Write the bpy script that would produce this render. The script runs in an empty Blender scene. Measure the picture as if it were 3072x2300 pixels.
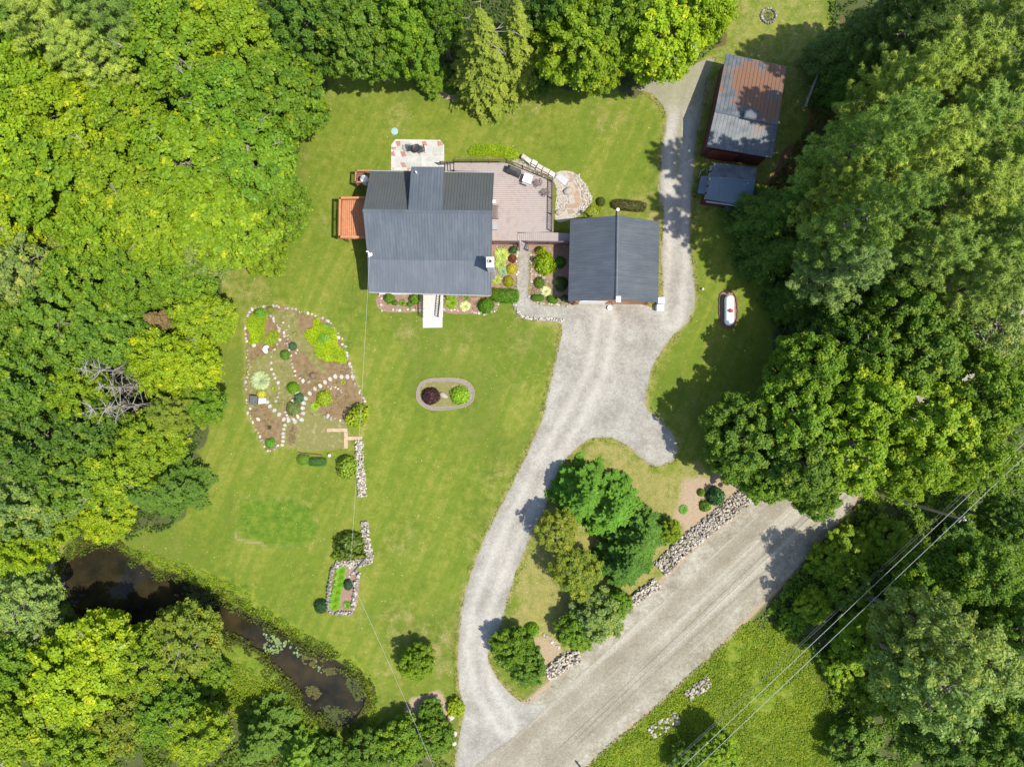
import bpy, bmesh, math, random
import numpy as np
from mathutils import Vector, Matrix
R_ = math.radians
SC = bpy.context.scene
COL = SC.collection
# ------------------------------------------------------------ camera, light
H = 68.0                                   # drone height above the lawn, metres
cam_d = bpy.data.cameras.new('camera'); cam = bpy.data.objects.new('camera', cam_d); COL.objects.link(cam)
cam.location = (0, 0, H); cam.rotation_euler = (0, 0, 0)
cam_d.sensor_width = 36.0; cam_d.lens = 36.0 * H / 102.4; cam_d.clip_end = 3000
SC.camera = cam
SUN_DIR = Vector((0.90, -0.43, 0)).normalized() * math.cos(R_(63)) + Vector((0, 0, math.sin(R_(63))))
w = bpy.data.worlds.new("World"); SC.world = w; w.use_nodes = True
sky = w.node_tree.nodes.new('ShaderNodeTexSky'); sky.sky_type = 'NISHITA'; sky.sun_disc = False
sky.sun_elevation = R_(63); sky.sun_rotation = R_(115.5)
bg = w.node_tree.nodes['Background']; bg.inputs[1].default_value = 0.15
w.node_tree.links.new(sky.outputs[0], bg.inputs[0])
sl = bpy.data.lights.new('sun', 'SUN'); sl.energy = 4.1; sl.angle = R_(0.5); sl.color = (1.0, 0.94, 0.82)
so = bpy.data.objects.new('sun', sl); COL.objects.link(so); so.rotation_euler = SUN_DIR.to_track_quat('Z', 'Y').to_euler(); so.location = (30, -15, 60)
vs = SC.view_settings; vs.view_transform = 'Standard'; vs.look = 'None'; vs.gamma = 1.0; vs.exposure = 0.8
SC.cycles.max_bounces = 8; SC.cycles.diffuse_bounces = 3; SC.cycles.transmission_bounces = 4; SC.cycles.transparent_max_bounces = 8
# ------------------------------------------------------------ photo -> world
def P(p, h=0.0):                           # where a point seen at photo pixel p lies if it is h metres up
    k = (H - h) / H / 30.0
    return ((p[0] - 1536) * k, (1150 - p[1]) * k, h)
def F(x, y): return (x * 1.38879, y * 1.38879)
def Z1(x, y): return (1000 + x / 2.76, 380 + y / 2.76)
def Z2(x, y): return (1600 + x / 2.76, 100 + y / 2.76)
def Z3(x, y): return (1450 + x / 2.76, 560 + y / 2.76)
def Z4(x, y): return (680 + x / 2.76, 860 + y / 2.76)
def Z5(x, y): return (500 + x / 2.76, 1350 + y / 2.76)
def Z6(x, y): return (100 + x / 2.011, 1550 + y / 2.011)
def Z7(x, y): return (1300 + x / 2.208, 1300 + y / 2.208)
def Z8(x, y): return (2000 + x / 2.06, 1300 + y / 2.06)
def B5(x, y): return (x / 1.656, 700 + y / 1.656)
def B6(x, y): return (1150 + x / 3.403, 1850 + y / 3.403)
def B7(x, y): return (1700 + x / 2.212, 1750 + y / 2.212)
def B3(x, y): return (2072 + x / 2.208, y / 2.208)
def PL(z, pts, h=0.0): return [P(z(*p), h) for p in pts]
# ------------------------------------------------------------ materials
MATS = {}
def nn(nt, t, **kw):
    n = nt.nodes.new(t)
    for k, v in kw.items(): setattr(n, k, v)
    return n
def ramp(nt, fac, stops):
    r = nn(nt, 'ShaderNodeValToRGB'); cr = r.color_ramp
    while len(cr.elements) > 1: cr.elements.remove(cr.elements[-1])
    for i, (p, c) in enumerate(stops):
        e = cr.elements[0] if i == 0 else cr.elements.new(p)
        e.position = p; e.color = (*c, 1)
    nt.links.new(fac, r.inputs[0]); return r.outputs[0]
def noise(nt, vec, scale, detail=4, rough=.55):
    n = nn(nt, 'ShaderNodeTexNoise'); n.inputs['Scale'].default_value = scale; n.inputs['Detail'].default_value = detail; n.inputs['Roughness'].default_value = rough
    if vec is not None: nt.links.new(vec, n.inputs['Vector'])
    return n.outputs[0]
def mixc(nt, f, a, b, mode='MIX'):
    m = nn(nt, 'ShaderNodeMix', data_type='RGBA', blend_type=mode)
    for s, v in ((0, f), (6, a), (7, b)):
        if hasattr(v, 'node'): nt.links.new(v, m.inputs[s])
        elif s == 0: m.inputs[0].default_value = v
        else: m.inputs[s].default_value = (*v, 1)
    return m.outputs[2]
def mth(nt, op, a, b=0.0, clamp=False):
    m = nn(nt, 'ShaderNodeMath', operation=op, use_clamp=clamp)
    for i, v in enumerate((a, b)):
        if hasattr(v, 'node'): nt.links.new(v, m.inputs[i])
        else: m.inputs[i].default_value = v
    return m.outputs[0]
def smooth(nt, v, lo, hi):
    m = nn(nt, 'ShaderNodeMapRange', interpolation_type='SMOOTHSTEP')
    nt.links.new(v, m.inputs[0]); m.inputs[1].default_value = lo; m.inputs[2].default_value = hi
    return m.outputs[0]
def attr(nt, name, out=2):
    a = nn(nt, 'ShaderNodeAttribute', attribute_name=name); return a.outputs[out]
def newmat(name):
    m = bpy.data.materials.new(name); m.use_nodes = True; MATS[name] = m
    nt = m.node_tree; b = nt.nodes['Principled BSDF']; return m, nt, b
def bump(nt, b, h, strength, dist=.02):
    n = nn(nt, 'ShaderNodeBump'); n.inputs['Strength'].default_value = strength; n.inputs['Distance'].default_value = dist
    nt.links.new(h, n.inputs['Height']); nt.links.new(n.outputs[0], b.inputs['Normal'])
def M(name, c1, c2=None, scale=3.0, rough=.8, c3=None, fine=25.0, bmp=0.0, spec=.5, metal=0.0, fm=.25):
    if name in MATS: return MATS[name]
    m, nt, b = newmat(name)
    pos = nn(nt, 'ShaderNodeNewGeometry').outputs['Position']
    c2 = c2 or tuple(x * .8 for x in c1)
    st = [(.3, c1), (.7, c2)] if c3 is None else [(.25, c1), (.5, c2), (.75, c3)]
    c = ramp(nt, noise(nt, pos, scale), st)
    f = noise(nt, pos, fine, 3)
    c = mixc(nt, fm, c, ramp(nt, f, [(.3, (.35,) * 3), (.7, (.65,) * 3)]), 'OVERLAY')
    nt.links.new(c, b.inputs['Base Color']); b.inputs['Roughness'].default_value = rough
    b.inputs['Specular IOR Level'].default_value = spec; b.inputs['Metallic'].default_value = metal
    if bmp: bump(nt, b, f, bmp)
    return m
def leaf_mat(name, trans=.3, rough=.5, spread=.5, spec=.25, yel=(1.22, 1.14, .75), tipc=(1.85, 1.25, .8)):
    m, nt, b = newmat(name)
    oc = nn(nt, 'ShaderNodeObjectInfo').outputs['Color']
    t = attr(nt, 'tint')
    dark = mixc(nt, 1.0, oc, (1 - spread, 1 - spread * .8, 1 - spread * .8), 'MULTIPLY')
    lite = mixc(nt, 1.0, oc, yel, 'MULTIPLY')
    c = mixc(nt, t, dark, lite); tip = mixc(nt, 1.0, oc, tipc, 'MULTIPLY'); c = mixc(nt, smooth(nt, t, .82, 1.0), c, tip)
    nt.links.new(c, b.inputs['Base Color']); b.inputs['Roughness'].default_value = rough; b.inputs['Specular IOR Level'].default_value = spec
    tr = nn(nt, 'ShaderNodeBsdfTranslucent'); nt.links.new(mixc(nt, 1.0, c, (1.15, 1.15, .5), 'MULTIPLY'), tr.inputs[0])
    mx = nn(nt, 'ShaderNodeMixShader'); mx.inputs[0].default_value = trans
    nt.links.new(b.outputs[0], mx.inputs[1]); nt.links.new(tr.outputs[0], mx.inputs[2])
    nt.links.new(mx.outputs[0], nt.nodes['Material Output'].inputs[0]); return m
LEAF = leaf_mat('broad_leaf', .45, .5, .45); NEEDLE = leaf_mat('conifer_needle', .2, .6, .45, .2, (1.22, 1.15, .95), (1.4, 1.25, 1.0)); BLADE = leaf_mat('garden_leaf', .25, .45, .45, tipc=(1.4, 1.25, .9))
def attr_mat(name, rough=.85, fine=30.0, fm=.4):
    m, nt, b = newmat(name)
    pos = nn(nt, 'ShaderNodeNewGeometry').outputs['Position']
    c = attr(nt, 'col', 0)
    c = mixc(nt, fm, c, ramp(nt, noise(nt, pos, fine, 4), [(.3, (.3,) * 3), (.7, (.7,) * 3)]), 'OVERLAY')
    nt.links.new(c, b.inputs['Base Color']); b.inputs['Roughness'].default_value = rough; return m
ROCK = attr_mat('field_stone')
BARK = M('bark', (.13, .10, .075), (.22, .19, .16), 6, .9)
DEADWOOD = M('bleached_wood', (.30, .27, .24), (.20, .175, .155), 5, .85)
# ------------------------------------------------------------ objects
def tag(o, label=None, cat=None, group=None, kind=None):
    for k, v in (('label', label), ('category', cat), ('group', group), ('kind', kind)):
        if v: o[k] = v
    return o
def thing(name, label, cat, loc=(0, 0, 0), group=None, rz=0.0):
    o = bpy.data.objects.new(name, None); COL.objects.link(o); o.location = loc; o.rotation_euler = (0, 0, rz); o.empty_display_size = .3
    return tag(o, label, cat, group)
def np_mesh(name, V, Fq, mat, tint=None, col=None, smooth_=False):
    """V (n,3), Fq (m,k) equal-sided faces"""
    V = np.asarray(V, np.float32); Fq = np.asarray(Fq, np.int32); k = Fq.shape[1]; m = Fq.shape[0]
    me = bpy.data.meshes.new(name); me.vertices.add(len(V)); me.vertices.foreach_set('co', V.ravel())
    me.loops.add(m * k); me.loops.foreach_set('vertex_index', Fq.ravel())
    me.polygons.add(m); me.polygons.foreach_set('loop_start', np.arange(0, m * k, k, dtype=np.int32))
    me.update(calc_edges=True)
    if smooth_: me.polygons.foreach_set('use_smooth', np.ones(m, bool))
    if tint is not None:
        a = me.attributes.new('tint', 'FLOAT', 'FACE'); a.data.foreach_set('value', np.clip(tint, 0, 1).astype(np.float32))
    if col is not None:
        a = me.attributes.new('col', 'FLOAT_COLOR', 'FACE'); a.data.foreach_set('color', np.c_[col, np.ones(len(col))].astype(np.float32).ravel())
    me.materials.append(mat); return me
def link(me, name, parent=None, color=None, loc=None):
    o = bpy.data.objects.new(name, me); COL.objects.link(o)
    if parent: o.parent = parent
    if loc is not None: o.location = loc
    if color: o.color = (*color, 1)
    return o
class MB:
    def __init__(s): s.v = []; s.f = []; s.c = []; s.cur = None
    def add(s, vs, fs):
        n = len(s.v); s.v += [tuple(v) for v in vs]; s.f += [tuple(i + n for i in f) for f in fs]; s.c += [s.cur] * len(fs)
    def box(s, x0, x1, y0, y1, z0, z1):
        s.hexa([(x0, y0, z0), (x1, y0, z0), (x1, y1, z0), (x0, y1, z0)], [(x0, y0, z1), (x1, y0, z1), (x1, y1, z1), (x0, y1, z1)])
    def obox(s, c, size, rz=0, taper=1.0):      # c = centre of the base
        a, b, h = size; ca, sa = math.cos(rz), math.sin(rz)
        def q(k, z): return [(c[0] + x * ca - y * sa, c[1] + x * sa + y * ca, z) for x, y in ((-a/2*k, -b/2*k), (a/2*k, -b/2*k), (a/2*k, b/2*k), (-a/2*k, b/2*k))]
        s.hexa(q(1, c[2]), q(taper, c[2] + h))
    def hexa(s, b, t):
        s.add(list(b) + list(t), [(3, 2, 1, 0), (4, 5, 6, 7)] + [(i, (i + 1) % 4, 4 + (i + 1) % 4, 4 + i) for i in range(4)])
    def prism(s, poly, z0, z1):
        n = len(poly)
        s.add([(p[0], p[1], z0) for p in poly] + [(p[0], p[1], z1) for p in poly], [tuple(range(n - 1, -1, -1)), tuple(range(n, 2 * n))] + [(i, (i + 1) % n, n + (i + 1) % n, n + i) for i in range(n)])
    def loft(s, a, b):                           # two equal closed profiles
        n = len(a)
        s.add(list(a) + list(b), [tuple(range(n - 1, -1, -1)), tuple(range(n, 2 * n))] + [(i, (i + 1) % n, n + (i + 1) % n, n + i) for i in range(n)])
    def tube(s, pts, r, n=6, cap=True):
        pts = [Vector(p) for p in pts]; rs = r if hasattr(r, '__len__') else [r] * len(pts); base = len(s.v); ref = None
        for i, p in enumerate(pts):
            d = (pts[min(i + 1, len(pts) - 1)] - pts[max(i - 1, 0)]).normalized()
            u = d.orthogonal().normalized() if ref is None else (ref - d * ref.dot(d)).normalized()
            ref = u; v = d.cross(u)
            s.v += [tuple(p + (u * math.cos(2 * math.pi * k / n) + v * math.sin(2 * math.pi * k / n)) * rs[i]) for k in range(n)]
        fs = []
        for i in range(len(pts) - 1):
            for k in range(n): fs.append((base + i*n + k, base + i*n + (k+1) % n, base + (i+1)*n + (k+1) % n, base + (i+1)*n + k))
        if cap: fs += [tuple(base + k for k in range(n - 1, -1, -1)), tuple(base + (len(pts) - 1) * n + k for k in range(n))]
        s.f += fs; s.c += [s.cur] * len(fs)
    def cyl(s, c, r, z0, z1, n=16, r2=None): s.tube([(c[0], c[1], z0), (c[0], c[1], z1)], [r, r if r2 is None else r2], n)
    def lathe(s, c, prof, n=16, axis='z'):
        base = len(s.v)
        for r, z in prof:
            for k in range(n):
                a = 2 * math.pi * k / n
                s.v.append((c[0] + r * math.cos(a), c[1] + r * math.sin(a), c[2] + z) if axis == 'z' else (c[0] + r * math.cos(a), c[1] + z, c[2] + r * math.sin(a)))
        fs = []
        for i in range(len(prof) - 1):
            for k in range(n): fs.append((base + i*n + k, base + i*n + (k+1) % n, base + (i+1)*n + (k+1) % n, base + (i+1)*n + k))
        s.f += fs; s.c += [s.cur] * len(fs)
    def build(s, name, mat, parent=None, bevel=0.0, smooth_=False, local=False, tri=False):
        off = Vector(parent.location) if (parent is not None and not local) else Vector((0, 0, 0))
        if parent is not None and parent.parent is not None and not local: off += parent.parent.location
        me = bpy.data.meshes.new(name); me.from_pydata([tuple(Vector(v) - off) for v in s.v], [], s.f); me.update()
        if s.cur is not None:
            a = me.attributes.new('col', 'FLOAT_COLOR', 'FACE'); a.data.foreach_set('color', np.array([(*c, 1) for c in s.c], np.float32).ravel())
        me.materials.append(mat)
        bm = bmesh.new(); bm.from_mesh(me); bmesh.ops.recalc_face_normals(bm, faces=bm.faces)
        if tri: bmesh.ops.triangulate(bm, faces=[f for f in bm.faces if len(f.verts) > 4])
        if bevel: bmesh.ops.bevel(bm, geom=bm.edges[:], offset=bevel, segments=2, affect='EDGES', profile=.6)
        bm.to_mesh(me); bm.free()
        if smooth_: me.polygons.foreach_set('use_smooth', np.ones(len(me.polygons), bool))
        o = bpy.data.objects.new(name, me); COL.objects.link(o)
        if parent is not None: o.parent = parent
        return o
def children(o): return [c for c in bpy.data.objects if c.parent == o]
KIDS = {}
def copy_tree(o, parent=None):
    if o.name not in KIDS: KIDS[o.name] = list(o.children)
    c = o.copy(); COL.objects.link(c)
    if parent: c.parent = parent
    for k in KIDS[o.name]: copy_tree(k, c)
    return c
# ------------------------------------------------------------ polygons
def sd_poly(X, Y, poly):                    # signed distance, negative inside
    d = np.full(X.shape, 1e9); ins = np.zeros(X.shape, bool); n = len(poly)
    for i in range(n):
        x0, y0 = poly[i][:2]; x1, y1 = poly[(i + 1) % n][:2]; ex, ey = x1 - x0, y1 - y0; L = ex*ex + ey*ey + 1e-12
        t = np.clip(((X - x0) * ex + (Y - y0) * ey) / L, 0, 1); d = np.minimum(d, (X - x0 - t*ex)**2 + (Y - y0 - t*ey)**2)
        c = ((y0 > Y) != (y1 > Y)); ins ^= c & (X < ex * (Y - y0) / (ey if abs(ey) > 1e-9 else 1e-9) + x0)
    return np.where(ins, -1, 1) * np.sqrt(d)
def sd_line(X, Y, pts):
    d = np.full(X.shape, 1e9)
    for (x0, y0, *_), (x1, y1, *_) in zip(pts, pts[1:]):
        ex, ey = x1 - x0, y1 - y0; t = np.clip(((X - x0) * ex + (Y - y0) * ey) / (ex*ex + ey*ey + 1e-12), 0, 1)
        d = np.minimum(d, (X - x0 - t*ex)**2 + (Y - y0 - t*ey)**2)
    return np.sqrt(d)
def resample(pts, step, closed=True, curve=True):
    """smooth (Catmull-Rom) polyline cut into equal steps"""
    P_ = [np.array(p[:2], float) for p in pts]; n = len(P_); out = []
    for i in range(n if closed else n - 1):
        if closed: a, b, c, d = P_[(i-1) % n], P_[i], P_[(i+1) % n], P_[(i+2) % n]
        else: a, b, c, d = P_[max(i-1, 0)], P_[i], P_[i+1], P_[min(i+2, n-1)]
        m = max(1, int(round(np.linalg.norm(c - b) / step)))
        for k in range(m):
            t = k / m
            out.append(.5 * ((2*b) + (c-a)*t + (2*a-5*b+4*c-d)*t*t + (3*b-a-3*c+d)*t**3) if curve else b + (c-b)*t)
    if not closed: out.append(P_[-1])
    return out
def jitter_poly(pts, step, amp, seed, closed=True, curve=True):
    rng = np.random.default_rng(seed); q = resample(pts, step, closed, curve); n = len(q)
    j = rng.normal(0, 1, (n, 2)); j = .6*j + .4*np.roll(j, 1, 0) + .5*np.repeat(rng.normal(0, 1, ((n+3)//4, 2)), 4, 0)[:n]
    return [tuple(p + d * amp) for p, d in zip(q, j)]
def sheet_fine(name, poly, z, mat, step, attrs):
    from mathutils.geometry import delaunay_2d_cdt
    A = np.array([p[:2] for p in poly]); lo, hi = A.min(0), A.max(0); g = np.stack(np.meshgrid(np.arange(lo[0], hi[0], step), np.arange(lo[1], hi[1], step)), -1).reshape(-1, 2)
    g = g + np.random.default_rng(8).uniform(-.1, .1, g.shape) * step; g = g[sd_poly(g[:, 0], g[:, 1], poly) < -.3 * step]; n = len(A)
    vo, _, fo, *_ = delaunay_2d_cdt([Vector(p) for p in A] + [Vector(p) for p in g], [(i, (i + 1) % n) for i in range(n)], [], 1, 1e-5)
    V = np.array([(v[0], v[1], z) for v in vo]); me = bpy.data.meshes.new(name); me.from_pydata(V.tolist(), [], [tuple(f) for f in fo]); me.update(); me.materials.append(mat)
    if sum(p.normal.z for p in me.polygons) < 0: me.flip_normals()
    for k, fn in attrs.items(): a = me.attributes.new(k, 'FLOAT', 'POINT'); a.data.foreach_set('value', np.clip(fn(V[:, 0], V[:, 1]), 0, 1).astype(np.float32))
    return tag(link(me, name), kind='structure')
def sheet(name, poly, z, mat, kind='structure', label=None, cat=None):
    mb = MB(); n = len(poly); mb.add([(p[0], p[1], z) for p in poly], [tuple(range(n))])
    o = mb.build(name, mat, tri=True); return tag(o, label, cat, None, kind)
# ------------------------------------------------------------ ground
POND = PL(Z6, [(395,130),(480,150),(560,215),(660,275),(760,335),(850,322),(960,400),(1080,450),(1210,520),(1330,590),(1470,650),(1560,720),(1700,790),(1810,840),(1900,900),(2000,990),(2037,1080),(2010,1160),(1950,1240),(1870,1290),(1770,1265),(1640,1170),(1560,1060),(1490,985),(1420,920),(1400,850),(1300,800),(1180,745),(1060,690),(980,640),(900,680),(700,800),(480,800),(290,720),(215,560),(150,470),(128,390),(185,265),(290,180)])
DRIVE = PL(F, [(985,1700),(988,1610),(1000,1540),(990,1480),(988,1410),(994,1340),(1006,1275),(1030,1200),(1062,1130),(1100,1055),(1140,975),(1172,900),(1188,830),(1204,760),(1212,702),(1165,692),(1122,682),(1111,655),(1116,620),(1119,560),(1119,528),(1142,528),(1143,640),(1168,658),(1232,658),(1330,650),(1424,656),(1428,560),(1432,470),(1425,400),(1430,320),(1440,250),(1408,205),(1375,190),(1430,165),(1500,140),(1545,125),(1530,160),(1512,260),(1500,330),(1494,430),(1490,520),(1498,600),(1503,650),(1482,700),(1440,742),(1410,792),(1397,850),(1400,884),(1438,918),(1462,956),(1456,990),(1430,1007),(1400,1000),(1352,962),(1310,945),(1272,950),(1236,978),(1210,1010),(1190,1060),(1172,1110),(1142,1170),(1116,1235),(1096,1300),(1082,1350),(1058,1400),(1056,1430),(1085,1476),(1120,1510),(1160,1520),(1190,1515),(1150,1600),(1060,1700)])
SHOULDER = PL(F, [(960,1720),(1030,1600),(1150,1508),(1230,1440),(1300,1375),(1380,1300),(1450,1235),(1500,1190),(1560,1140),(1620,1085),(1680,1035),(1760,985),(1850,930),(1990,820),(2120,700),(2300,560),(2310,640),(2160,770),(2000,905),(1870,1050),(1832,1098),(1790,1143),(1690,1258),(1600,1347),(1510,1434),(1400,1535),(1310,1610),(1230,1690),(1200,1720)])
ROAD = PL(F, [(1000,1690),(1141,1562),(1249,1460),(1370,1352),(1490,1247),(1570,1172),(1656,1097),(1730,1040),(1800,990),(1900,905),(2050,775),(2300,570),(2310,620),(2160,750),(1990,895),(1850,1025),(1800,1085),(1740,1150),(1660,1245),(1580,1325),(1500,1405),(1400,1500),(1300,1590),(1180,1700)])
WEST = PL(F, [(-900,-900),(720,-900),(708,60),(700,150),(652,300),(628,440),(590,530),(520,570),(480,592),(476,640),(478,720),(465,800),(445,930),(415,990),(405,1080),(370,1140),(300,1165),(240,1168),(110,1160),(60,1200),(-900,1210)])
NORTH = PL(F, [(700,-900),(1570,-900),(1560,90),(1500,140),(1440,165),(1380,195),(1300,175),(1230,190),(1170,185),(1080,175),(980,165),(900,135),(790,120),(706,90)])
EAST = PL(F, [(1790,-900),(1790,60),(1752,210),(1722,300),(1700,345),(1640,430),(1600,470),(1640,560),(1675,680),(1690,800),(1680,880),(1600,940),(1570,1040),(1620,1075),(1690,1050),(1780,990),(1900,880),(2120,690),(2310,560),(3000,-100),(3000,-900)])
SEAST = PL(F, [(1840,1105),(1870,1055),(2000,910),(2310,650),(3000,400),(3000,2300),(1930,2300),(1880,1660),(1800,1560),(1790,1480),(1750,1400),(1640,1340),(1700,1250)])
SWEST = PL(F, [(-900,1200),(60,1240),(90,1330),(200,1370),(330,1390),(450,1420),(520,1500),(620,1530),(700,1580),(780,1610),(860,1580),(930,1600),(975,1660),(960,2300),(-900,2300)])
MEADOW = PL(F, [(1200,1720),(1310,1612),(1400,1538),(1510,1437),(1600,1350),(1650,1330),(1760,1400),(1800,1480),(1810,1560),(1890,1660),(1900,2300),(1100,2300)])
BANK = PL(F, [(240,1175),(330,1195),(420,1225),(520,1268),(600,1330),(690,1385),(760,1425),(800,1480),(840,1560),(800,1610),(760,1600),(800,1530),(780,1470),(700,1420),(600,1370),(500,1310),(420,1260),(330,1215)])
ISLE = PL(F, [(1265,960),(1310,948),(1352,965),(1400,1003),(1440,1012),(1500,990),(1570,1040),(1610,1070),(1500,1180),(1380,1290),(1240,1420),(1200,1480),(1150,1500),(1060,1440),(1060,1405),(1090,1350),(1110,1260),(1150,1170),(1190,1070),(1215,1010)])
SHEDYARD = PL(F, [(1560,-60),(1600,-900),(1790,-900),(1790,60),(1750,215),(1690,360),(1640,440),(1620,480),(1500,460),(1500,330),(1530,140)])
PATCH = PL(Z5, [(628,400),(900,402),(1200,450),(1240,520),(1230,700),(1100,795),(860,780),(610,745),(605,560)])
def axis(lo, hi, step, far):
    a = np.arange(lo, hi + 1e-6, step); g = []; x = hi; s = step
    while x < far: s *= 1.35; x += s; g.append(x)
    l = []; x = lo; s = step
    while x > -far: s *= 1.35; x -= s; l.append(x)
    return np.array(l[::-1] + list(a) + g)
ax, ay = axis(-60, 60, .3, 700), axis(-48, 48, .3, 700)
GX, GY = np.meshgrid(ax, ay); rngG = np.random.default_rng(3)
def vnoise(X, Y, s, seed):                  # cheap smooth value noise
    r = np.random.default_rng(seed); T = r.random((64, 64)); x, y = X / s, Y / s
    xi, yi = np.floor(x).astype(int), np.floor(y).astype(int); fx, fy = x - xi, y - yi; fx, fy = fx*fx*(3-2*fx), fy*fy*(3-2*fy)
    g = lambda a, b: T[a % 64, b % 64]
    return (g(xi, yi)*(1-fx) + g(xi+1, yi)*fx)*(1-fy) + (g(xi, yi+1)*(1-fx) + g(xi+1, yi+1)*fx)*fy
def sst(x, lo, hi): t = np.clip((x - lo) / (hi - lo), 0, 1); return t*t*(3-2*t)
N1 = vnoise(GX, GY, 1.1, 1); N2 = vnoise(GX, GY, 3.2, 2); N3 = vnoise(GX, GY, 8.0, 5)
sdp = sd_poly(GX, GY, POND)
GZ = -1.0 * sst(-sdp, -.25, 1.6)
far = np.maximum(np.abs(GX) - 60, np.abs(GY) - 48)
wob = (N1 - .5) * 1.2 + (N2 - .5) * 1.6
def soft(poly, w_=1.2): return sst(-(sd_poly(GX, GY, poly) + wob), -w_ * .5, w_ * .5)
STRIP = PL(F, [(455,1405),(560,1450),(660,1515),(725,1585),(690,1625),(600,1600),(520,1570),(470,1500)])
litter = np.maximum.reduce([soft(WEST), soft(NORTH), soft(EAST), soft(SEAST, 2), soft(SWEST, 2)]); litter = np.where(far > 0, 1, litter); litter = np.clip(litter - soft(STRIP, 1.0), 0, 1)
STRIP = PL(F, [(455,1405),(560,1450),(660,1515),(725,1585),(690,1625),(600,1600),(520,1570),(470,1500)])
lush = np.maximum(soft(MEADOW, 1.5), soft(STRIP, 1.2)); lush = np.maximum(lush, soft(BANK, .8) * .95); patch = sst(-(sd_poly(GX, GY, PATCH) + (N1 - .5) * .7), -.35, .35)
lush = np.maximum(lush, sst(-sdp, -2.2, -.5) * .55)
sdd = sd_poly(GX, GY, DRIVE); sds = sd_poly(GX, GY, SHOULDER)
dry = .85 * np.exp(-np.clip(sdd, 0, None) / .7)                                  # worn strip along the gravel
dry = np.maximum(dry, .8 * soft(ISLE, 2.0)); dry = np.maximum(dry, .55 * soft(SHEDYARD, 2))
def spot(z, x, y, r, a):
    global dry
    c = P(z(x, y)); d = np.hypot(GX - c[0], GY - c[1]); dry = np.maximum(dry, a * np.exp(-(d / r)**2) * (.4 + .9 * N1))
for q in [(700,170,2.5,.7),(760,200,2.2,.6),(1000,200,2,.7),(1150,230,3.5,.55),(1320,255,2.5,.6),(860,255,1.8,.8),(940,300,1.3,.5),(1060,320,1,.8),(1390,430,1.5,.8),(470,605,2.2,.8),(540,620,3,.6),(560,655,3,.5),(700,350,2.5,.5),(690,480,1.6,.6),(740,690,2.5,.4),(880,725,2,.6),(1000,730,2,.6),(1120,745,2.5,.5),(880,1170,3,.5),(860,1350,3,.6),(960,1400,4,.7),(830,1470,3,.6),(780,1330,2,.55),(1130,830,3,.4),(1080,1040,3,.5),(1030,1150,2.5,.5),(1420,470,1.4,.9),(1330,455,1.6,.8),(110,1180,2.4,1.0),(820,880,1.5,.4),(640,920,2,.6),(540,960,1,.5)]: spot(F, *q)
sdg = sd_poly(GX, GY, PL(Z4, [(420,140),(205,180),(150,260),(150,420),(155,640),(145,860),(170,1030),(250,1230),(330,1370),(430,1330),(470,1330),(1080,1330),(1160,1100),(1100,860),(1010,600),(940,420),(820,270),(620,200)]))
dry = np.maximum(dry, .75 * np.exp(-(sdg / .35)**2))
soil = np.exp(-np.clip(sds, 0, None) / .5) * .9
dirt = sd_line(GX, GY, PL(Z5, [(565,690),(590,745),(680,758),(780,770),(835,795),(1000,795),(1090,805)]))
soil = np.maximum(soil, .62 * N1**.5 * np.exp(-(dirt / .26)**2)); dirt = sd_line(GX, GY, PL(Z5, [(572,560),(570,740)])); soil = np.maximum(soil, .5 * N1**.5 * np.exp(-(dirt / .22)**2))
dirt = sd_line(GX, GY, PL(Z5, [(640,395),(900,398),(1190,440),(1235,560),(1235,740),(1190,800)])); dry = np.maximum(dry, .6 * np.exp(-(dirt / .4)**2))
soil = np.maximum(soil, .8 * soft(PL(F, [(1480,1040),(1560,1030),(1620,1070),(1500,1185),(1440,1130)]), 2)); 
soil = np.maximum(soil, .7 * soft(PL(F, [(1140,1370),(1190,1380),(1215,1420),(1200,1470),(1160,1440)]), .8))
soil = np.maximum(soil, .55 * soft(PL(F, [(1380,190),(1440,165),(1540,110),(1540,250),(1440,260),(1420,215)]), 2))
soil = np.maximum(soil, .8 * soft(PL(F, [(955,185),(985,180),(1005,195),(985,212)]), .5))
soil = np.maximum(soil, .75 * soft(PL(F, [(850,1520),(960,1490),(985,1560),(960,1640),(880,1610)]), 1.0))
dark = sst(N3 * .6 + N2 * .4, .52, .68) * .8; dark = np.maximum(dark, .95 * np.exp(-(sd_line(GX, GY, PL(Z5, [(525,395),(515,560),(530,730)])) / .55)**2))
needle = np.maximum(soft(PL(F, [(1690,60),(1830,60),(1840,250),(1800,420),(1680,450),(1640,380),(1700,260)]), 3), .4 * soft(SHEDYARD, 3))
moss = sst(-np.abs(sdp - .1), -.5, 0)
V = np.c_[GX.ravel(), GY.ravel(), GZ.ravel()]; ny, nx = GX.shape
I = (np.arange(ny - 1)[:, None] * nx + np.arange(nx - 1)[None, :]).ravel()
m, nt, b = newmat('lawn_and_forest_floor')
pos = nn(nt, 'ShaderNodeNewGeometry').outputs['Position']
n_f = noise(nt, pos, 9, 6, .75); n_m = noise(nt, pos, 1.3, 5, .65); n_l = noise(nt, pos, .16, 3, .5); n_x = noise(nt, pos, 28, 3, .7)
def along(nt, pos, deg, sx, sy):            # turn, then stretch
    a = nn(nt, 'ShaderNodeMapping'); nt.links.new(pos, a.inputs[0]); a.inputs['Rotation'].default_value = (0, 0, R_(-deg))
    b_ = nn(nt, 'ShaderNodeMapping'); nt.links.new(a.outputs[0], b_.inputs[0]); b_.inputs['Scale'].default_value = (sx, sy, 1); return b_.outputs[0]
n_s = noise(nt, along(nt, pos, 66, .06, .95), 1.0, 2, .5)                       # mowing bands
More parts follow.
